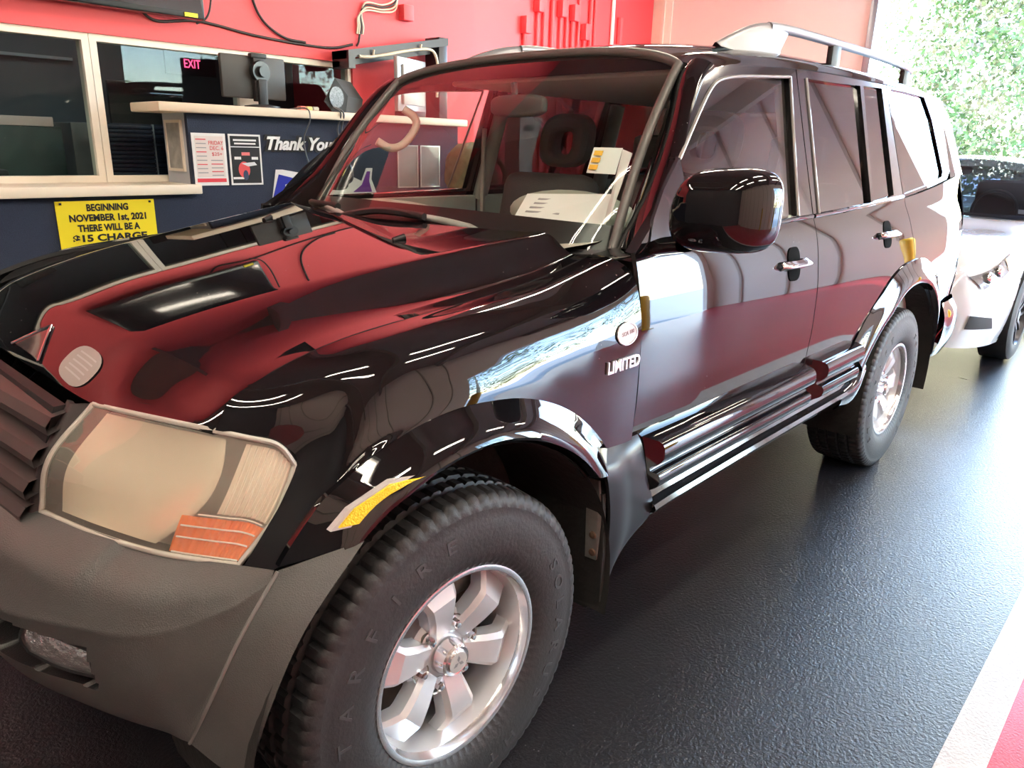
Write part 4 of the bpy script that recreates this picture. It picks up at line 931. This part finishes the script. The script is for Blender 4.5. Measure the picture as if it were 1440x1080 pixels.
# side reflector on the front flare
def refl(s):
    def pt(x, z, d): return (x, -s*(.926+d), z)
    O = [(-.312, .812), (-.278, .842), (-.200, .872), (-.112, .868), (-.165, .842), (-.240, .806)]
    c = np.mean(O, axis=0); I = [tuple(c+(np.array(q)-c)*.86) for q in O]
    yo = lambda x: .9+.035*min(1, max(0, (x+.36)/.22))
    o = prism('side_reflector', [(x, -s*(yo(x)+.006), z) for x, z in O], (0, s*.012, 0), mat('reflector_rim', (.50, .47, .47), .35), SUV)
    prism('reflector_lens', [(x, -s*(yo(x)+.010), z) for x, z in I], (0, s*.005, 0), YELREF, o)
both(refl)
# ---- wheels
def build_wheel():
    W = bpy.data.objects.new('wheel', None); C.objects.link(W); W.parent = SUV; W.location = (0-1.4, -.78, .374)
    R = .387; hw = .132
    # tyre: fine revolve, tread grooves and shoulder lugs
    prof = []      # (r, y)  from outer bead, over tread, to the inner bead; y negative = outside
    side = [(.222, -.116), (.235, -.126), (.262, -.1335), (.300, -.1345), (.330, -.1315), (.348, -.128), (.350, -.1285), (.366, -.1235), (.377, -.116)]
    prof += side
    trd = np.linspace(-.108, .108, 41)
    prof += [(R-.006*(abs(y)/.108)**2.2, y) for y in trd]
    prof += [(r, -y) for r, y in side[::-1]]
    n = 312; k = len(prof); P = np.array(prof); V = np.zeros((n, k, 3))
    for i in range(n):
        a = 2*PI*i/n; r = P[:, 0].copy(); y = P[:, 1]
        g = np.zeros(k)
        for gy_ in (-.068, -.024, .024, .068): g = np.maximum(g, (np.abs(y-gy_) < .0048)*.010)
        sh = (np.abs(y) > .073) & (np.abs(y) < .1245)
        if i % 4 == 0: g = np.maximum(g, sh*np.where(np.abs(y) > .105, .0055, .009))
        mid = (np.abs(y) < .064)
        if (i % 4) == 2: g = np.maximum(g, mid*.006*(np.abs(np.abs(y)-.046) < .018))
        if i % 6 == 0: g = np.maximum(g, (np.abs(y) < .019)*.006)
        rr = r-g; V[i, :, 0] = rr*math.cos(a); V[i, :, 1] = y; V[i, :, 2] = rr*math.sin(a)
    ty = mesh('tyre', V.reshape(-1, 3), gridF(n, k, flip=False, wrapu=True), RUBBER, W, 35, local=True)
    fixn(ty)
    # raised sidewall lettering
    def letters(s_, a0, a1, r0, h, nm_):
        n_ = len(s_)
        for q, ch_ in enumerate(s_):
            if ch_ == ' ': continue
            V_, F_ = textVF(ch_, h*1.35, .0011, .0004, align='CENTER')
            ac = math.radians(a0+(a1-a0)*q/(n_-1)); out = []
            for vx, vy, vz in V_:
                rad = r0+vy; aa = ac-vx*1.25/r0
                out.append((rad*math.cos(aa), -.1340-.0012-vz+ip(rad, [(.28, .0), (.33, .002)]), rad*math.sin(aa)))
            mesh(nm_, out, F_, RUBTXT, ty, 0, local=True)
    letters('STARFIRE', 196, 98, .290, .030, 'sidewall_letter'); letters('SOLARUS HT', 26, -74, .290, .030, 'sidewall_letter')
    # rim lip and barrel
    V_, F_ = latheVF([(.2030, -.097), (.2075, -.108), (.2090, -.118), (.216, -.1205), (.221, -.1195), (.2225, -.115), (.220, -.110)], 72)
    mesh('rim_lip', V_, F_, ALLOYL, W, 35, local=True)
    V_, F_ = latheVF([(.2035, -.098), (.1975, -.075), (.190, -.03), (.19, .09), (.205, .115)], 60); mesh('rim_barrel', V_, F_, ALLOY, W, 40, local=True)
    # six spokes
    b = None
    for q in range(6):
        a = math.radians(100+60*q); ca, sa = math.cos(a), math.sin(a)
        st = [(.050, .018, -.070, .012), (.080, .022, -.080, .013), (.105, .0245, -.088, .014), (.138, .0285, -.0945, .015), (.148, .0300, -.0945, .015), (.172, .037, -.081, .015), (.1985, .048, -.064, .015)]
        V_ = []
        for r_, h_, y_, be in st:
            row = [(-h_-be, y_+.040), (-h_-be*.75, y_+.010), (-h_, y_), (h_, y_), (h_+be*.75, y_+.010), (h_+be, y_+.040)]
            for t_, yy in row: V_.append((r_*ca-t_*sa, yy, r_*sa+t_*ca))
        o = mesh('spoke', V_, gridF(len(st), 6), ALLOY, W, 22, local=True); fixn(o)
    V_, F_ = latheVF([(0, -.066), (.060, -.068), (.084, -.063), (.097, -.050), (.100, -.02), (0, -.02)], 48); mesh('hub', V_, F_, ALLOY, W, 30, local=True)
    V_, F_ = latheVF([(0, -.108), (.024, -.108), (.0265, -.105), (.027, -.103), (.033, -.1045), (.037, -.100), (.041, -.075), (.043, -.064)], 40); cap = mesh('centre_cap', V_, F_, ALLOYL, W, 25, local=True)
    V_, F_ = latheVF([(0, -.1092), (.0235, -.1092), (.0238, -.1078)], 32); mesh('cap_disc', V_, F_, mat('cap_silver', (.55, .53, .50), .35, metal=.4), cap, local=True)
    for q in range(3):      # three-lozenge emblem
        a = math.radians(90+120*q); d = np.array([math.cos(a), math.sin(a)]); e = np.array([-d[1], d[0]])*.0045
        pts = [np.zeros(2), d*.0085+e, d*.017, d*.0085-e]
        mesh('emblem_lozenge', [(x, -.1098, z) for x, z in pts], [(0, 1, 2, 3)], mat('emblem_grey', (.28, .27, .27), .3, metal=.5), cap, 0, local=True)
    for q in range(6):
        a = math.radians(70+60*q); cx_, cz_ = .071*math.cos(a), .071*math.sin(a)
        V_, F_ = latheVF([(.0215, -.068), (.0185, -.066), (.0165, -.050), (0, -.049)], 20); mesh('lug_seat', np.array(V_)+[cx_, -.0015, cz_], F_, mat('lug_recess', (.30, .28, .25), .4, metal=.6), W, 30, local=True)
        V_, F_ = latheVF([(0, -.084), (.006, -.0835), (.0098, -.080), (.0105, -.066), (.0105, -.050)], 6); ln = mesh('lug_nut', np.array(V_)+[cx_, -.001, cz_], F_, CHROME, W, 20, local=True)
    V_, F_ = latheVF([(.06, -.010), (.165, -.010), (.165, .012), (.06, .012)], 48); mesh('brake_disc', V_, F_, RUSTY, W, 30, local=True)
    V_, F_ = latheVF([(.05, .03), (.185, .03), (.185, .034)], 40); mesh('dust_shield', V_, F_, DARK, W, 30, local=True)
    o = box('brake_caliper', (.03, -.035, .095), (.12, .05, .165), mat('caliper_grey', (.16, .14, .12), .6, metal=.3, var=(60, .5)), None, bev=.014); o.parent = W
    # valve and drop weight
    return W
W0 = build_wheel()
def wheel_copy(loc, flip=False, spin=0.):
    c = copy_tree(W0, SUV); c.location = Vector(loc)-Vector((1.4, 0, 0))
    if flip: c.rotation_euler = (0, 0, PI)
    elif spin: c.rotation_euler = (0, spin, 0)
    return c
W0.rotation_euler = (0, 0, -.012)
wheel_copy((2.78, -.78, .374), spin=math.radians(-22)); wheel_copy((0, .78, .374), True); wheel_copy((2.78, .78, .374), True)
# ---- door mirrors
def mirror(s):
    V = []; nu, nv = 36, 25; c = np.array([.70, -1.04, 1.292])
    for i in range(nu):
        a = 2*PI*i/nu
        for j in range(nv):
            b = -PI/2+PI*j/(nv-1); f = lambda q, e: math.copysign(abs(q)**e, q)
            # local: u = lateral (outward), v = up, w = forward (towards the nose)
            cu, cv = f(math.cos(a), .55), f(math.sin(a), .55); k = f(math.cos(b), .62); wz = f(math.sin(b), .8)
            u, v = cu*k, cv*k
            w_ = .105*wz if wz > 0 else .045*wz
            hu = .118*u*(1-.0*v); hv = .095*v
            if v > 0: hu -= .030*v*(u < 0)*(-u)*-1.2
            V.append((-w_+.030*u, -hu, hv+.004*u))
    V = np.array(V)
    V[:, 1] *= .92
    if s > 0: V = V@Rz(-.20).T+c
    else:
        V[:, 1] *= -1; V = .62*V@Rz(1.25).T+np.array([.985, .925, 1.31])
    o = mesh('side_mirror', V, gridF(nu, nv, wrapu=True), PAINT, SUV, 80); fixn(o)
    ar = loft([[(.66, -.855, 1.205), (.66, -.862, 1.180), (.74, -.862, 1.178), (.75, -.855, 1.205)], [(.645, -.90, 1.222), (.645, -.90, 1.190), (.74, -.90, 1.186), (.745, -.90, 1.222)], [(.63, -.95, 1.232), (.63, -.95, 1.200), (.73, -.95, 1.198), (.735, -.95, 1.235)]], 8, 12)
    if s < 0: ar = mirY(ar); ar[..., 0] += .24; ar[..., 1] -= .02; ar[..., 2] += .06
    V_ = ar.reshape(-1, 3); mesh('mirror_arm', V_, gridF(8, 12, wrapv=True), BLKGLOSS, o, 50)
    # triangular sail plate at the foot of the window
    sl_ = [(.665, 1.205), (.70, 1.26), (.770, 1.33), (.868, 1.405), (.872, 1.36), (.872, 1.205)]
    prism('mirror_sail', g3(sl_, s, -.004), (0, s*.01, 0), mat('sail_gloss', (.02, .022, .03), .12, coat=.6), o)
both(mirror)
# ---- door handles
def handle(s, x, z, door):
    y = -s*float(yside(np.array([x]), np.array([z]))[0])
    q = np.linspace(0, 2*PI, 25)[:-1]
    def cp_(k, d):
        P = [(x+.005+.046*k*math.copysign(abs(math.cos(a))**.6, math.cos(a)), z+.054*k*math.copysign(abs(math.sin(a))**.6, math.sin(a))) for a in q]
        return [(a_, -s*(float(yside(np.array([a_]), np.array([b_]))[0])+d), b_) for a_, b_ in P]
    o = mesh('handle_cup', cp_(1, .0025)+cp_(.55, .004), gridF(2, len(q), wrapv=True)+[tuple(range(len(q), 2*len(q)))], mat('cup_black', (.006, .006, .006), .9, spec=.05), door, 0)
    bar_ = loft([[(x-.100, y-s*.004, z+.010), (x-.100, y-s*.012, z), (x-.100, y-s*.004, z-.010)], [(x-.085, y-s*.010, z+.014), (x-.085, y-s*.030, z), (x-.085, y-s*.010, z-.014)], [(x, y-s*.018, z+.014), (x, y-s*.040, z), (x, y-s*.018, z-.014)],
                 [(x+.075, y-s*.012, z+.015), (x+.075, y-s*.034, z), (x+.075, y-s*.012, z-.015)], [(x+.095, y-s*.004, z+.012), (x+.095, y-s*.012, z), (x+.095, y-s*.004, z-.012)]], 24, 10)
    fixn(grid('door_handle', bar_, CHROME, door, smooth=60))
both(lambda s: handle(s, 1.475, 1.082, FD[s])); both(lambda s: handle(s, 2.40, 1.118, RD[s]))
# ---- badges
def yf(x, z): return -.8985
text('badge_lettering', 'LIMITED', (.462, fen_y(.47, .93)-.0025, .918), (1, (fen_y(.58, .93)-fen_y(.47, .93))/.11, .02), (-.02, 0, 1), .040, mat('badge_silver', (.85, .85, .86), .2, metal=.6), SUV, .0025, offset=.0012, fitw=.125)
q = np.linspace(0, 2*PI, 28, endpoint=False)
ob = prism('oval_badge', [(.536+.036*math.cos(a), fen_y(.536+.036*math.cos(a), 1.004+.026*math.sin(a))+.001, 1.004+.026*math.sin(a)) for a in q], (0, -.004, 0), mat('oval_white', (.72, .70, .72), .25), SUV)
tube('oval_rim', [(.536+.036*math.cos(a), fen_y(.536+.036*math.cos(a), 1.004+.026*math.sin(a))-.003, 1.004+.026*math.sin(a)) for a in np.linspace(0, 2*PI, 29)], .0025, mat('oval_rim', (.8, .8, .82), .2, metal=.6), ob, 6)
text('oval_lettering', 'SCA 180', (.512, fen_y(.536, 1.004)-.006, 1.000), (1, 0, .1), (-.1, 0, 1), .014, mat('oval_ink', (.25, .15, .16), .5), ob, .0004, fitw=.048)
# ---- wipers
def wsp(y, t, d=.012):
    yb = G0[:, 0, 1]; i = int(np.argmin(np.abs(yb-y))); j = min(int(round(t*16)), 16); P = G0[i, j].copy(); P[0] -= d*.7; P[2] += d*.7; return P
G0 = np.zeros((41, 17, 3))
for j in range(17):
    t_ = j/16; G0[:, j] = wb*(1-t_)+wt*t_; bow = .028*math.sin(PI*t_); G0[:, j, 0] -= bow*.7; G0[:, j, 2] += bow*.7
def wip(pivot, tip_y, tip_t, arm_y, arm_t):
    a = wsp(arm_y, arm_t); tp = wsp(tip_y, tip_t); st = wsp(arm_y*2-tip_y if False else arm_y+(arm_y-tip_y)*.9, arm_t)
    o = tube('wiper', [pivot, np.array(pivot)*.5+a*.5+[-.004, 0, .012], a], [.014, .010, .006], mat('wiper_arm_grey', (.36, .34, .32), .4), SUV, 8, 14)
    tube('wiper_blade', [st, a+[-.003, 0, .003], tp], .011, BLACK, o, 6, 20)
wip((.585, -.42, 1.185), .26, .03, .02, .06); wip((.50, .16, 1.19), .66, .04, .45, .05)
# ---- cabin
DP = mat('dash_pad', (.36, .37, .31), .55, bump=(200, .1))
D = loft([[(.53, .62, 1.165), (.50, 0, 1.155), (.53, -.62, 1.165)], [(.66, .66, 1.175), (.64, 0, 1.165), (.66, -.66, 1.18)], [(.84, .68, 1.17), (.86, .0, 1.145), (.84, -.68, 1.185)], [(.95, .68, 1.10), (.96, 0, 1.06), (.95, -.68, 1.12)], [(.97, .68, .75), (.98, 0, .75), (.97, -.68, .75)]], 24, 30)
grid('dashboard', D, DP, SUV, flip=False, smooth=60)
lump('dash_pod', (.80, .34, 1.185), (.14, .27, .045), DP, SUV, e=1., amp=0); lump('dash_pod', (1.0, -.34, 1.22), (.10, .25, .075), DP, SUV, e=1., amp=0)
sw = mesh('steering_wheel', *latheVF([(.178+.014*math.cos(a), .014*math.sin(a)) for a in np.linspace(0, 2*PI, 13)], 40, 'x'), mat('wheel_rim_brown', (.10, .05, .035), .35), None, 60); sw.parent = SUV
for v in sw.data.vertices: v.co = Matrix.Rotation(math.radians(-22), 3, 'Y') @ v.co
sw.location = (1.08-1.4, -.37, 1.10)
hb = lump('steering_hub', (1.07, -.37, 1.10), (.05, .09, .07), INTD, SUV, e=.8, amp=0)
tube('steering_spoke', [(1.08, -.54, 1.10), (1.07, -.37, 1.10), (1.08, -.20, 1.10)], .016, INTD, SUV, 6)
def seat(x, y, m, name='seat'):
    o = box(name, (x-.22, y-.25, .62), (x+.30, y+.25, .80), m, SUV, bev=.06, seg=3)
    b2 = box('backrest', (x+.24, y-.25, .74), (x+.40, y+.25, 1.32), m, o, bev=.07, seg=3, rot=Ry(.22))
    h = [(y+.135*math.copysign(abs(math.cos(a))**.7, math.cos(a)), 1.455+.115*math.copysign(abs(math.sin(a))**.7, math.sin(a))) for a in q]
    hi = [(y+.055*math.copysign(abs(math.cos(a))**.6, math.cos(a)), 1.445+.050*math.copysign(abs(math.sin(a))**.6, math.sin(a))) for a in q]
    hr = ring('headrest', [(x+.42+(z-1.4)*.2, yy, z) for yy, z in h], [(x+.42+(z-1.4)*.2, yy, z) for yy, z in hi], (.085, 0, 0), m, o)
    md = hr.modifiers.new('round', 'BEVEL'); md.width = .02; md.segments = 2
    return o
seat(1.30, -.37, INTD); seat(1.36, .36, INTD)
o = box('rear_bench', (2.1, -.62, .62), (2.55, .62, .80), INTG, SUV, bev=.06, seg=3); box('backrest', (2.5, -.62, .75), (2.66, .62, 1.30), INTG, o, bev=.06, seg=3)
for y in (-.38, .38): box('headrest', (2.56, y-.13, 1.33), (2.64, y+.13, 1.50), INTG, o, bev=.03)
box('headliner', (1.35, -.60, 1.655), (3.55, .60, 1.675), INTB, SUV, bev=.01)
box('cabin_floor', (.6, -.84, .50), (3.6, .84, .54), INTD, SUV)
def cabin_side(s):
    y = -s*.80
    for x0, x1 in ((.72, 1.66), (1.70, 2.66)):
        box('door_card', (x0, min(y, y+s*.04), .56), (x1, max(y, y+s*.04), 1.20), INTG, SUV, bev=.01)
    xo = 0 if s > 0 else .06; tube('inner_pillar', [(1.66+xo, -s*.80, 1.18), (1.70+xo, -s*.68, 1.64)], .035, INTG, SUV, 8); tube('inner_pillar', [(2.65, -s*.78, 1.2), (2.63, -s*.66, 1.65)], .04, INTG, SUV, 8)
    box('rear_trim', (2.7, min(y, y+s*.04), .56), (3.6, max(y, y+s*.04), 1.26), INTG, SUV, bev=.01)
    tube('seat_belt', [(1.68, -s*.73, 1.50), (1.64, -s*.70, 1.2), (1.60, -s*.66, .85)], .012, mat('belt_grey', (.35, .34, .31), .7), SUV, 6, 10)
both(cabin_side)
tube('grab_handle', [(1.11, .62, 1.555), (1.145, .595, 1.525), (1.15, .59, 1.495), (1.085, .595, 1.421), (1.02, .60, 1.406), (.975, .62, 1.43)], .016, INTB, SUV, 8, 30)
mm = lump('rear_view_mirror', (1.09, -.02, 1.555), (.022, .125, .036), mat('mirror_shell', (.05, .05, .045), .4), SUV, e=.55, amp=0)
tube('mirror_stem', [(1.085, 0, 1.63), (1.09, .0, 1.61), (1.09, 0, 1.575)], .012, INTD, mm, 6)
tube('console_screen_mount', [(.95, 0, 1.12), (.97, 0, 1.02)], .05, INTD, SUV, 8)
# papers and tags inside the glass
pp = thing('paper_sheet', 'white work order sheet lying on the dashboard behind the windshield', 'paper', (.85, -.42, 1.24))
def slab(P, m, parent, name, d=(0, 0, .001)): return prism(name, P, d, m, parent)
slab([(.805, -.268, 1.205), (.825, -.60, 1.205), (.925, -.57, 1.296), (.925, -.22, 1.278)], WHITE, pp, 'sheet')
for k in range(4):
    t_ = .3+.16*k; slab([(.802+.12*t_, -.29, 1.208+.073*t_), (.806+.12*t_, -.42, 1.208+.075*t_), (.811+.12*t_, -.42, 1.212+.075*t_), (.807+.12*t_, -.29, 1.212+.073*t_)], GREYI, pp, 'print_line', (0, 0, .0012))
p2 = thing('paper_sheet', 'second white sheet standing against the driver side pillar', 'paper', (.84, -.62, 1.3))
slab([(.80, -.615, 1.22), (.785, -.645, 1.235), (.875, -.645, 1.41), (.885, -.605, 1.42)], WHITE, p2, 'sheet', (.001, 0, .001))
p3_ = thing('key_tag', 'white service card with orange squares hanging behind the windshield', 'card', (.98, -.47, 1.33))
slab([(.925, -.452, 1.352), (.955, -.535, 1.35), (1.0, -.525, 1.425), (.965, -.445, 1.425)], WHITE, p3_, 'card', (.001, 0, 0))
for k in range(3): slab([(.930+.011*k, -.456, 1.362+.02*k), (.938+.011*k, -.480, 1.362+.02*k), (.945+.011*k, -.480, 1.376+.02*k), (.937+.011*k, -.456, 1.376+.02*k)], mat('orange_ink', (.9, .5, .05), .6), p3_, 'square', (-.003, 0, 0))
# ================================================================== white saloon car behind
SX, SY = 4.68, -.03
SED = thing('sedan', 'white four-door saloon car standing behind the black car', 'car', (7.1, SY, 0))
SWH = mat('white_car_paint', (.74, .74, .75), .12, coat=1.)
def sedan_body():
    st = [(4.68, [(0, .60), (.30, .60), (.55, .585), (.64, .50), (.62, .33), (.55, .21)]),
          (4.74, [(0, .73), (.36, .725), (.64, .695), (.75, .52), (.735, .33), (.68, .195)]),
          (4.86, [(0, .81), (.40, .805), (.71, .765), (.82, .55), (.81, .33), (.77, .19)]),
          (5.05, [(0, .86), (.42, .855), (.76, .82), (.875, .58), (.875, .35), (.83, .185)]),
          (5.35, [(0, .905), (.44, .90), (.79, .865), (.905, .62), (.91, .38), (.86, .18)]),
          (5.75, [(0, .935), (.45, .93), (.81, .885), (.915, .66), (.925, .40), (.87, .18)]),
          (6.15, [(0, .975), (.47, .97), (.82, .925), (.915, .68), (.925, .42), (.87, .18)]),
          (6.8, [(0, .97), (.5, .97), (.85, .955), (.915, .70), (.925, .42), (.87, .18)]),
          (8.0, [(0, .98), (.5, .98), (.855, .965), (.915, .70), (.925, .42), (.87, .18)]),
          (8.9, [(0, 1.04), (.5, 1.035), (.83, .98), (.905, .70), (.915, .42), (.85, .2)]),
          (9.35, [(0, 1.03), (.5, 1.02), (.76, .96), (.85, .70), (.85, .42), (.78, .24)]),
          (9.52, [(0, .95), (.45, .94), (.66, .88), (.72, .7), (.72, .45), (.66, .3)])]
    secs = [[(x, -y, z) for y, z in p] for x, p in st]
    G = loft(secs, 110, 40); G = np.concatenate([mirY(G)[:, ::-1][:, :-1], G], axis=1); G[..., 1] += SY
    def keep(c):
        return all(math.hypot(c[0]-wx, c[2]-.33) > .375 or abs(c[1]-SY) < .6 for wx in (5.60, 8.45))
    return grid('body', G, SWH, SED, smooth=50, keep=keep), G
_, SG = sedan_body()
def sm(y): return SY+y
SGL = glass('sedan_glass', (.20, .23, .27), 1.30)
wbs = cr(np.array([(6.28, sm(-.80), .955), (6.16, sm(-.45), .985), (6.10, sm(0), .992), (6.16, sm(.45), .985), (6.28, sm(.80), .955)]), 25)
wts = cr(np.array([(6.98, sm(-.58), 1.385), (6.93, sm(-.3), 1.42), (6.92, sm(0), 1.428), (6.93, sm(.3), 1.42), (6.98, sm(.58), 1.385)]), 25)
G = np.stack([wbs*(1-t)+wts*t+np.array([-.03, 0, .03])*math.sin(PI*t) for t in np.linspace(0, 1, 9)], 1); grid('windshield', G, SGL, SED, smooth=80)
rts = cr(np.array([(8.05, sm(-.57), 1.39), (8.12, sm(0), 1.43), (8.05, sm(.57), 1.39)]), 25); rbs = cr(np.array([(8.75, sm(-.68), 1.03), (8.85, sm(0), 1.05), (8.75, sm(.68), 1.03)]), 25)
mid_ = (wts+rts)/2+[0, 0, .035]
grid('roof', loft(np.stack([wts, mid_, rts]), 20, 25), SWH, SED, smooth=80, flip=True); grid('rear_glass', np.stack([rts*(1-t)+rbs*t for t in np.linspace(0, 1, 7)], 1), SGL, SED, smooth=80)
def sside(s):
    a = [(6.28, .80, .955), (6.98, .58, 1.385), (7.5, .585, 1.42), (8.05, .57, 1.39), (8.75, .68, 1.03), (8.0, .86, .965), (7.2, .87, .96)]
    P = [(x, sm(-s*y), z) for x, y, z in a]
    c = np.mean(P, axis=0); I = [tuple(c+(np.array(p_)-c)*.9) for p_ in P]
    ring('side_frame', P, I, (0, s*.03, 0), SWH, SED); mesh('side_glass', I, [tuple(range(7))], SGL, SED, 0)
both(sside)
def gpt(u, v, d=0.):        # point on the near half of the body grid (u along, v: 0 centre .. 1 sill)
    i = int(u*(SG.shape[0]-1)); j = 39+int(v*39); P = SG[i, j].copy(); return P
def near(x, z, d=.012):     # body point at given x and z on the near side
    S = SG[:, 39:]; k = np.argmin((S[..., 0]-x)**2+(S[..., 2]-z)**2*1.); P = S.reshape(-1, 3)[k].copy(); return P+np.array([-.6, -.7, .1])*d
def patch(name, quad, m, parent, d=.012, nu=14, nv=8):
    a, b, c, e = [np.array(p_, float) for p_ in quad]; Q = np.zeros((nu, nv, 3))
    for i in range(nu):
        for j in range(nv):
            u, v = i/(nu-1), j/(nv-1); xz = (a*(1-u)+b*u)*(1-v)+(e*(1-u)+c*u)*v; Q[i, j] = surf(xz[0], xz[1], d)
    return grid(name, Q, m, parent, smooth=60, flip=True)
def surf(x, z, d):          # interpolate the side surface y(x,z) on the near half
    xs_ = SG[:, 60, 0]; i = int(np.clip(np.searchsorted(xs_, x)-1, 0, len(xs_)-2)); f = (x-xs_[i])/(xs_[i+1]-xs_[i]); ys_ = []
    for q_ in (i, i+1):
        row = SG[q_, 39:]; k = np.argsort(row[:, 2]); ys_.append(np.interp(z, row[k, 2], row[k, 1]))
    return np.array([x-.4*d, ys_[0]*(1-f)+ys_[1]*f-d, z])
hl = patch('headlight', [(4.76, .68), (5.22, .815), (5.16, .72), (4.80, .60)], mat('sedan_lens', (.22, .22, .22), .1, metal=.3, bump=(14, .6), coat=1.), SED)
patch('indicator', [(5.10, .78), (5.215, .81), (5.17, .735), (5.09, .71)], AMBER, hl, .018)
for x, z in ((4.87, .672), (4.98, .708)):
    P = surf(x, z, .02); V, F = latheVF([(0, -.012), (.03, -.010), (.04, .0), (.042, .01)], 16, 'y'); mesh('lamp_ring', np.array(V)+P, F, CHROME, hl)
patch('air_intake', [(4.735, .43), (4.92, .405), (4.97, .325), (4.735, .335)], BLACK, SED, .008)
box('grille', (4.665, sm(-.45), .36), (4.72, sm(.45), .55), BLACK, SED, bev=.03)
def swheel(x, s):
    Wd = bpy.data.objects.new('wheel', None); C.objects.link(Wd); Wd.parent = SED; Wd.location = (x-7.1, -s*.82, .33)
    if s < 0: Wd.rotation_euler = (0, 0, PI)
    V, F = latheVF([(.205, -.10), (.225, -.108), (.30, -.105), (.325, -.09), (.33, -.05), (.33, .09), (.30, .1), (.2, .1)], 60); mesh('tyre', V, F, RUBBER, Wd, 40, local=True)
    V, F = latheVF([(.215, -.102), (.21, -.108), (.205, -.10), (.195, -.02), (.195, .08)], 60); mesh('rim', V, F, mat('gunmetal', (.06, .06, .065), .3, metal=.6), Wd, 40, local=True)
    for q_ in range(10):
        a = 2*PI*q_/10; ca, sa = math.cos(a), math.sin(a); V_ = []
        for r_, h_, y_ in ((.03, .014, -.07), (.11, .010, -.085), (.205, .012, -.085)):
            for t_, yy in ((-h_-.004, y_+.03), (-h_, y_), (h_, y_), (h_+.004, y_+.03)): V_.append((r_*ca-t_*sa, yy, r_*sa+t_*ca))
        fixn(mesh('spoke', V_, gridF(3, 4), MATS['gunmetal'], Wd, 30, local=True))
    V, F = latheVF([(0, -.09), (.04, -.088), (.05, -.07), (.05, 0)], 24); mesh('hub', V, F, MATS['gunmetal'], Wd, 40, local=True)
    V, F = latheVF([(.0, .03), (.2, .03)], 30); mesh('backing', V, F, DARK, Wd, 40, local=True)
for x in (5.60, 8.45):
    for s in (1, -1): swheel(x, s)
def swell(x, s):
    V, F = latheVF([(.385, -.30), (.385, .15)], 32, 'y', -.1, PI+.1); V = np.array(V)+[x, sm(-s*.62), .33]; mesh('wheel_well', V, F, DARK, SED)
for x in (5.60, 8.45):
    for s in (1, -1): swell(x, s)
box('underbody', (4.85, sm(-.7), .18), (9.3, sm(.7), .30), DARK, SED); box('cabin', (6.4, sm(-.7), .6), (8.6, sm(.7), .95), DARK, SED, bev=.05)
for y in (-.37, .37): box('seat', (7.15, sm(y-.24), .9), (7.35, sm(y+.24), 1.25), INTD, SED, bev=.06)
V, F = latheVF([(.17+.014*math.cos(a), .014*math.sin(a)) for a in np.linspace(0, 2*PI, 9)], 30, 'x'); mesh('steering_wheel', np.array(V)+[6.85, sm(-.37), 1.0], F, INTD, SED)
box('dashboard', (6.3, sm(-.68), .85), (6.75, sm(.68), .98), INTD, SED, bev=.04)
tag(prism('windshield_card', [(6.37, sm(-.63), 1.045), (6.40, sm(-.72), 1.04), (6.36, sm(-.73), 1.01), (6.33, sm(-.64), 1.015)], (-.004, 0, .003), WHITE), 'white paper card behind the lower windshield of the white saloon car', 'card')
lump('rear_view_mirror', (6.98, sm(0), 1.33), (.02, .12, .04), INTD, SED, e=.6, amp=0)
def smirror(s):
    lump('door_mirror', (6.62, sm(-s*.99), 1.02), (.06, .12, .075), SWH, SED, e=.7, amp=0)
both(smirror)
# ================================================================== outdoors
LEAF = [mat('leaf_green', (.055, .105, .015), .6), mat('leaf_olive', (.10, .12, .03), .6), mat('leaf_pale', (.16, .14, .06), .6)]
BARK = mat('bark', (.28, .22, .17), .9, var=(8, .3))
def tree(x, y, h, r, label, n=3600, seed=1, trunk=.16):
    rng = np.random.RandomState(seed)
    t = thing('tree', label, 'tree', (x, y, -.125), 'trees outside the doorway')
    tube('trunk', [(x, y, -.125), (x+.1, y, h*.35), (x-.1, y+.1, h*.75), (x, y, h*.97)], [trunk, trunk*.8, trunk*.4, .03], BARK, t, 8, 14)
    for k in range(12):
        a = rng.rand()*6.28; z0 = h*(.15+.06*k); L = r*(.5+.4*rng.rand())
        tube('branch', [(x, y, z0), (x+L*.5*math.cos(a), y+L*.5*math.sin(a), z0+L*.3), (x+L*math.cos(a), y+L*math.sin(a), z0+L*.45)], [.05, .03, .012], BARK, t, 5, 6)
    for kk in range(3):
        V = []; F = []
        cl = rng.rand(90, 3)
        for i in range(n//3):
            c = cl[rng.randint(90)]; zz = c[2]; rad = r*(math.sin(PI*(.06+.9*zz))**.55)*(.35+.65*c[1])
            P = np.array([x+rad*math.cos(6.28*c[0]), y+rad*math.sin(6.28*c[0]), h*(.10+.88*zz)])+rng.randn(3)*[.22, .22, .20]
            u = rng.randn(3); u /= np.linalg.norm(u); v = np.cross(u, rng.randn(3)); v /= np.linalg.norm(v); s_ = .05+.05*rng.rand()
            b0 = len(V); V += [P-u*s_, P+v*s_*.5, P+u*s_, P-v*s_*.5]; F.append((b0, b0+1, b0+2, b0+3))
        tag(mesh('foliage', V, F, LEAF[kk], t, 0), kind='stuff')
tree(19.0, 2.9, 6.0, 1.4, 'tall leafy tree outside, nearest to the doorway', 9000, 2)
tree(26.0, 6.2, 7.6, 1.9, 'thin leafy tree outside, left of the nearest tree', 5000, 3)
tree(23.0, 1.9, 5.8, 1.4, 'leafy tree outside, right of the nearest tree', 6000, 4)
tree(5.5, -16.0, 7.0, 2.6, 'leafy tree outside behind the camera, by the middle opening', 5000, 5)
tree(12.0, -15.0, 7.0, 2.4, 'leafy tree outside behind the camera, by the last opening', 5000, 6)
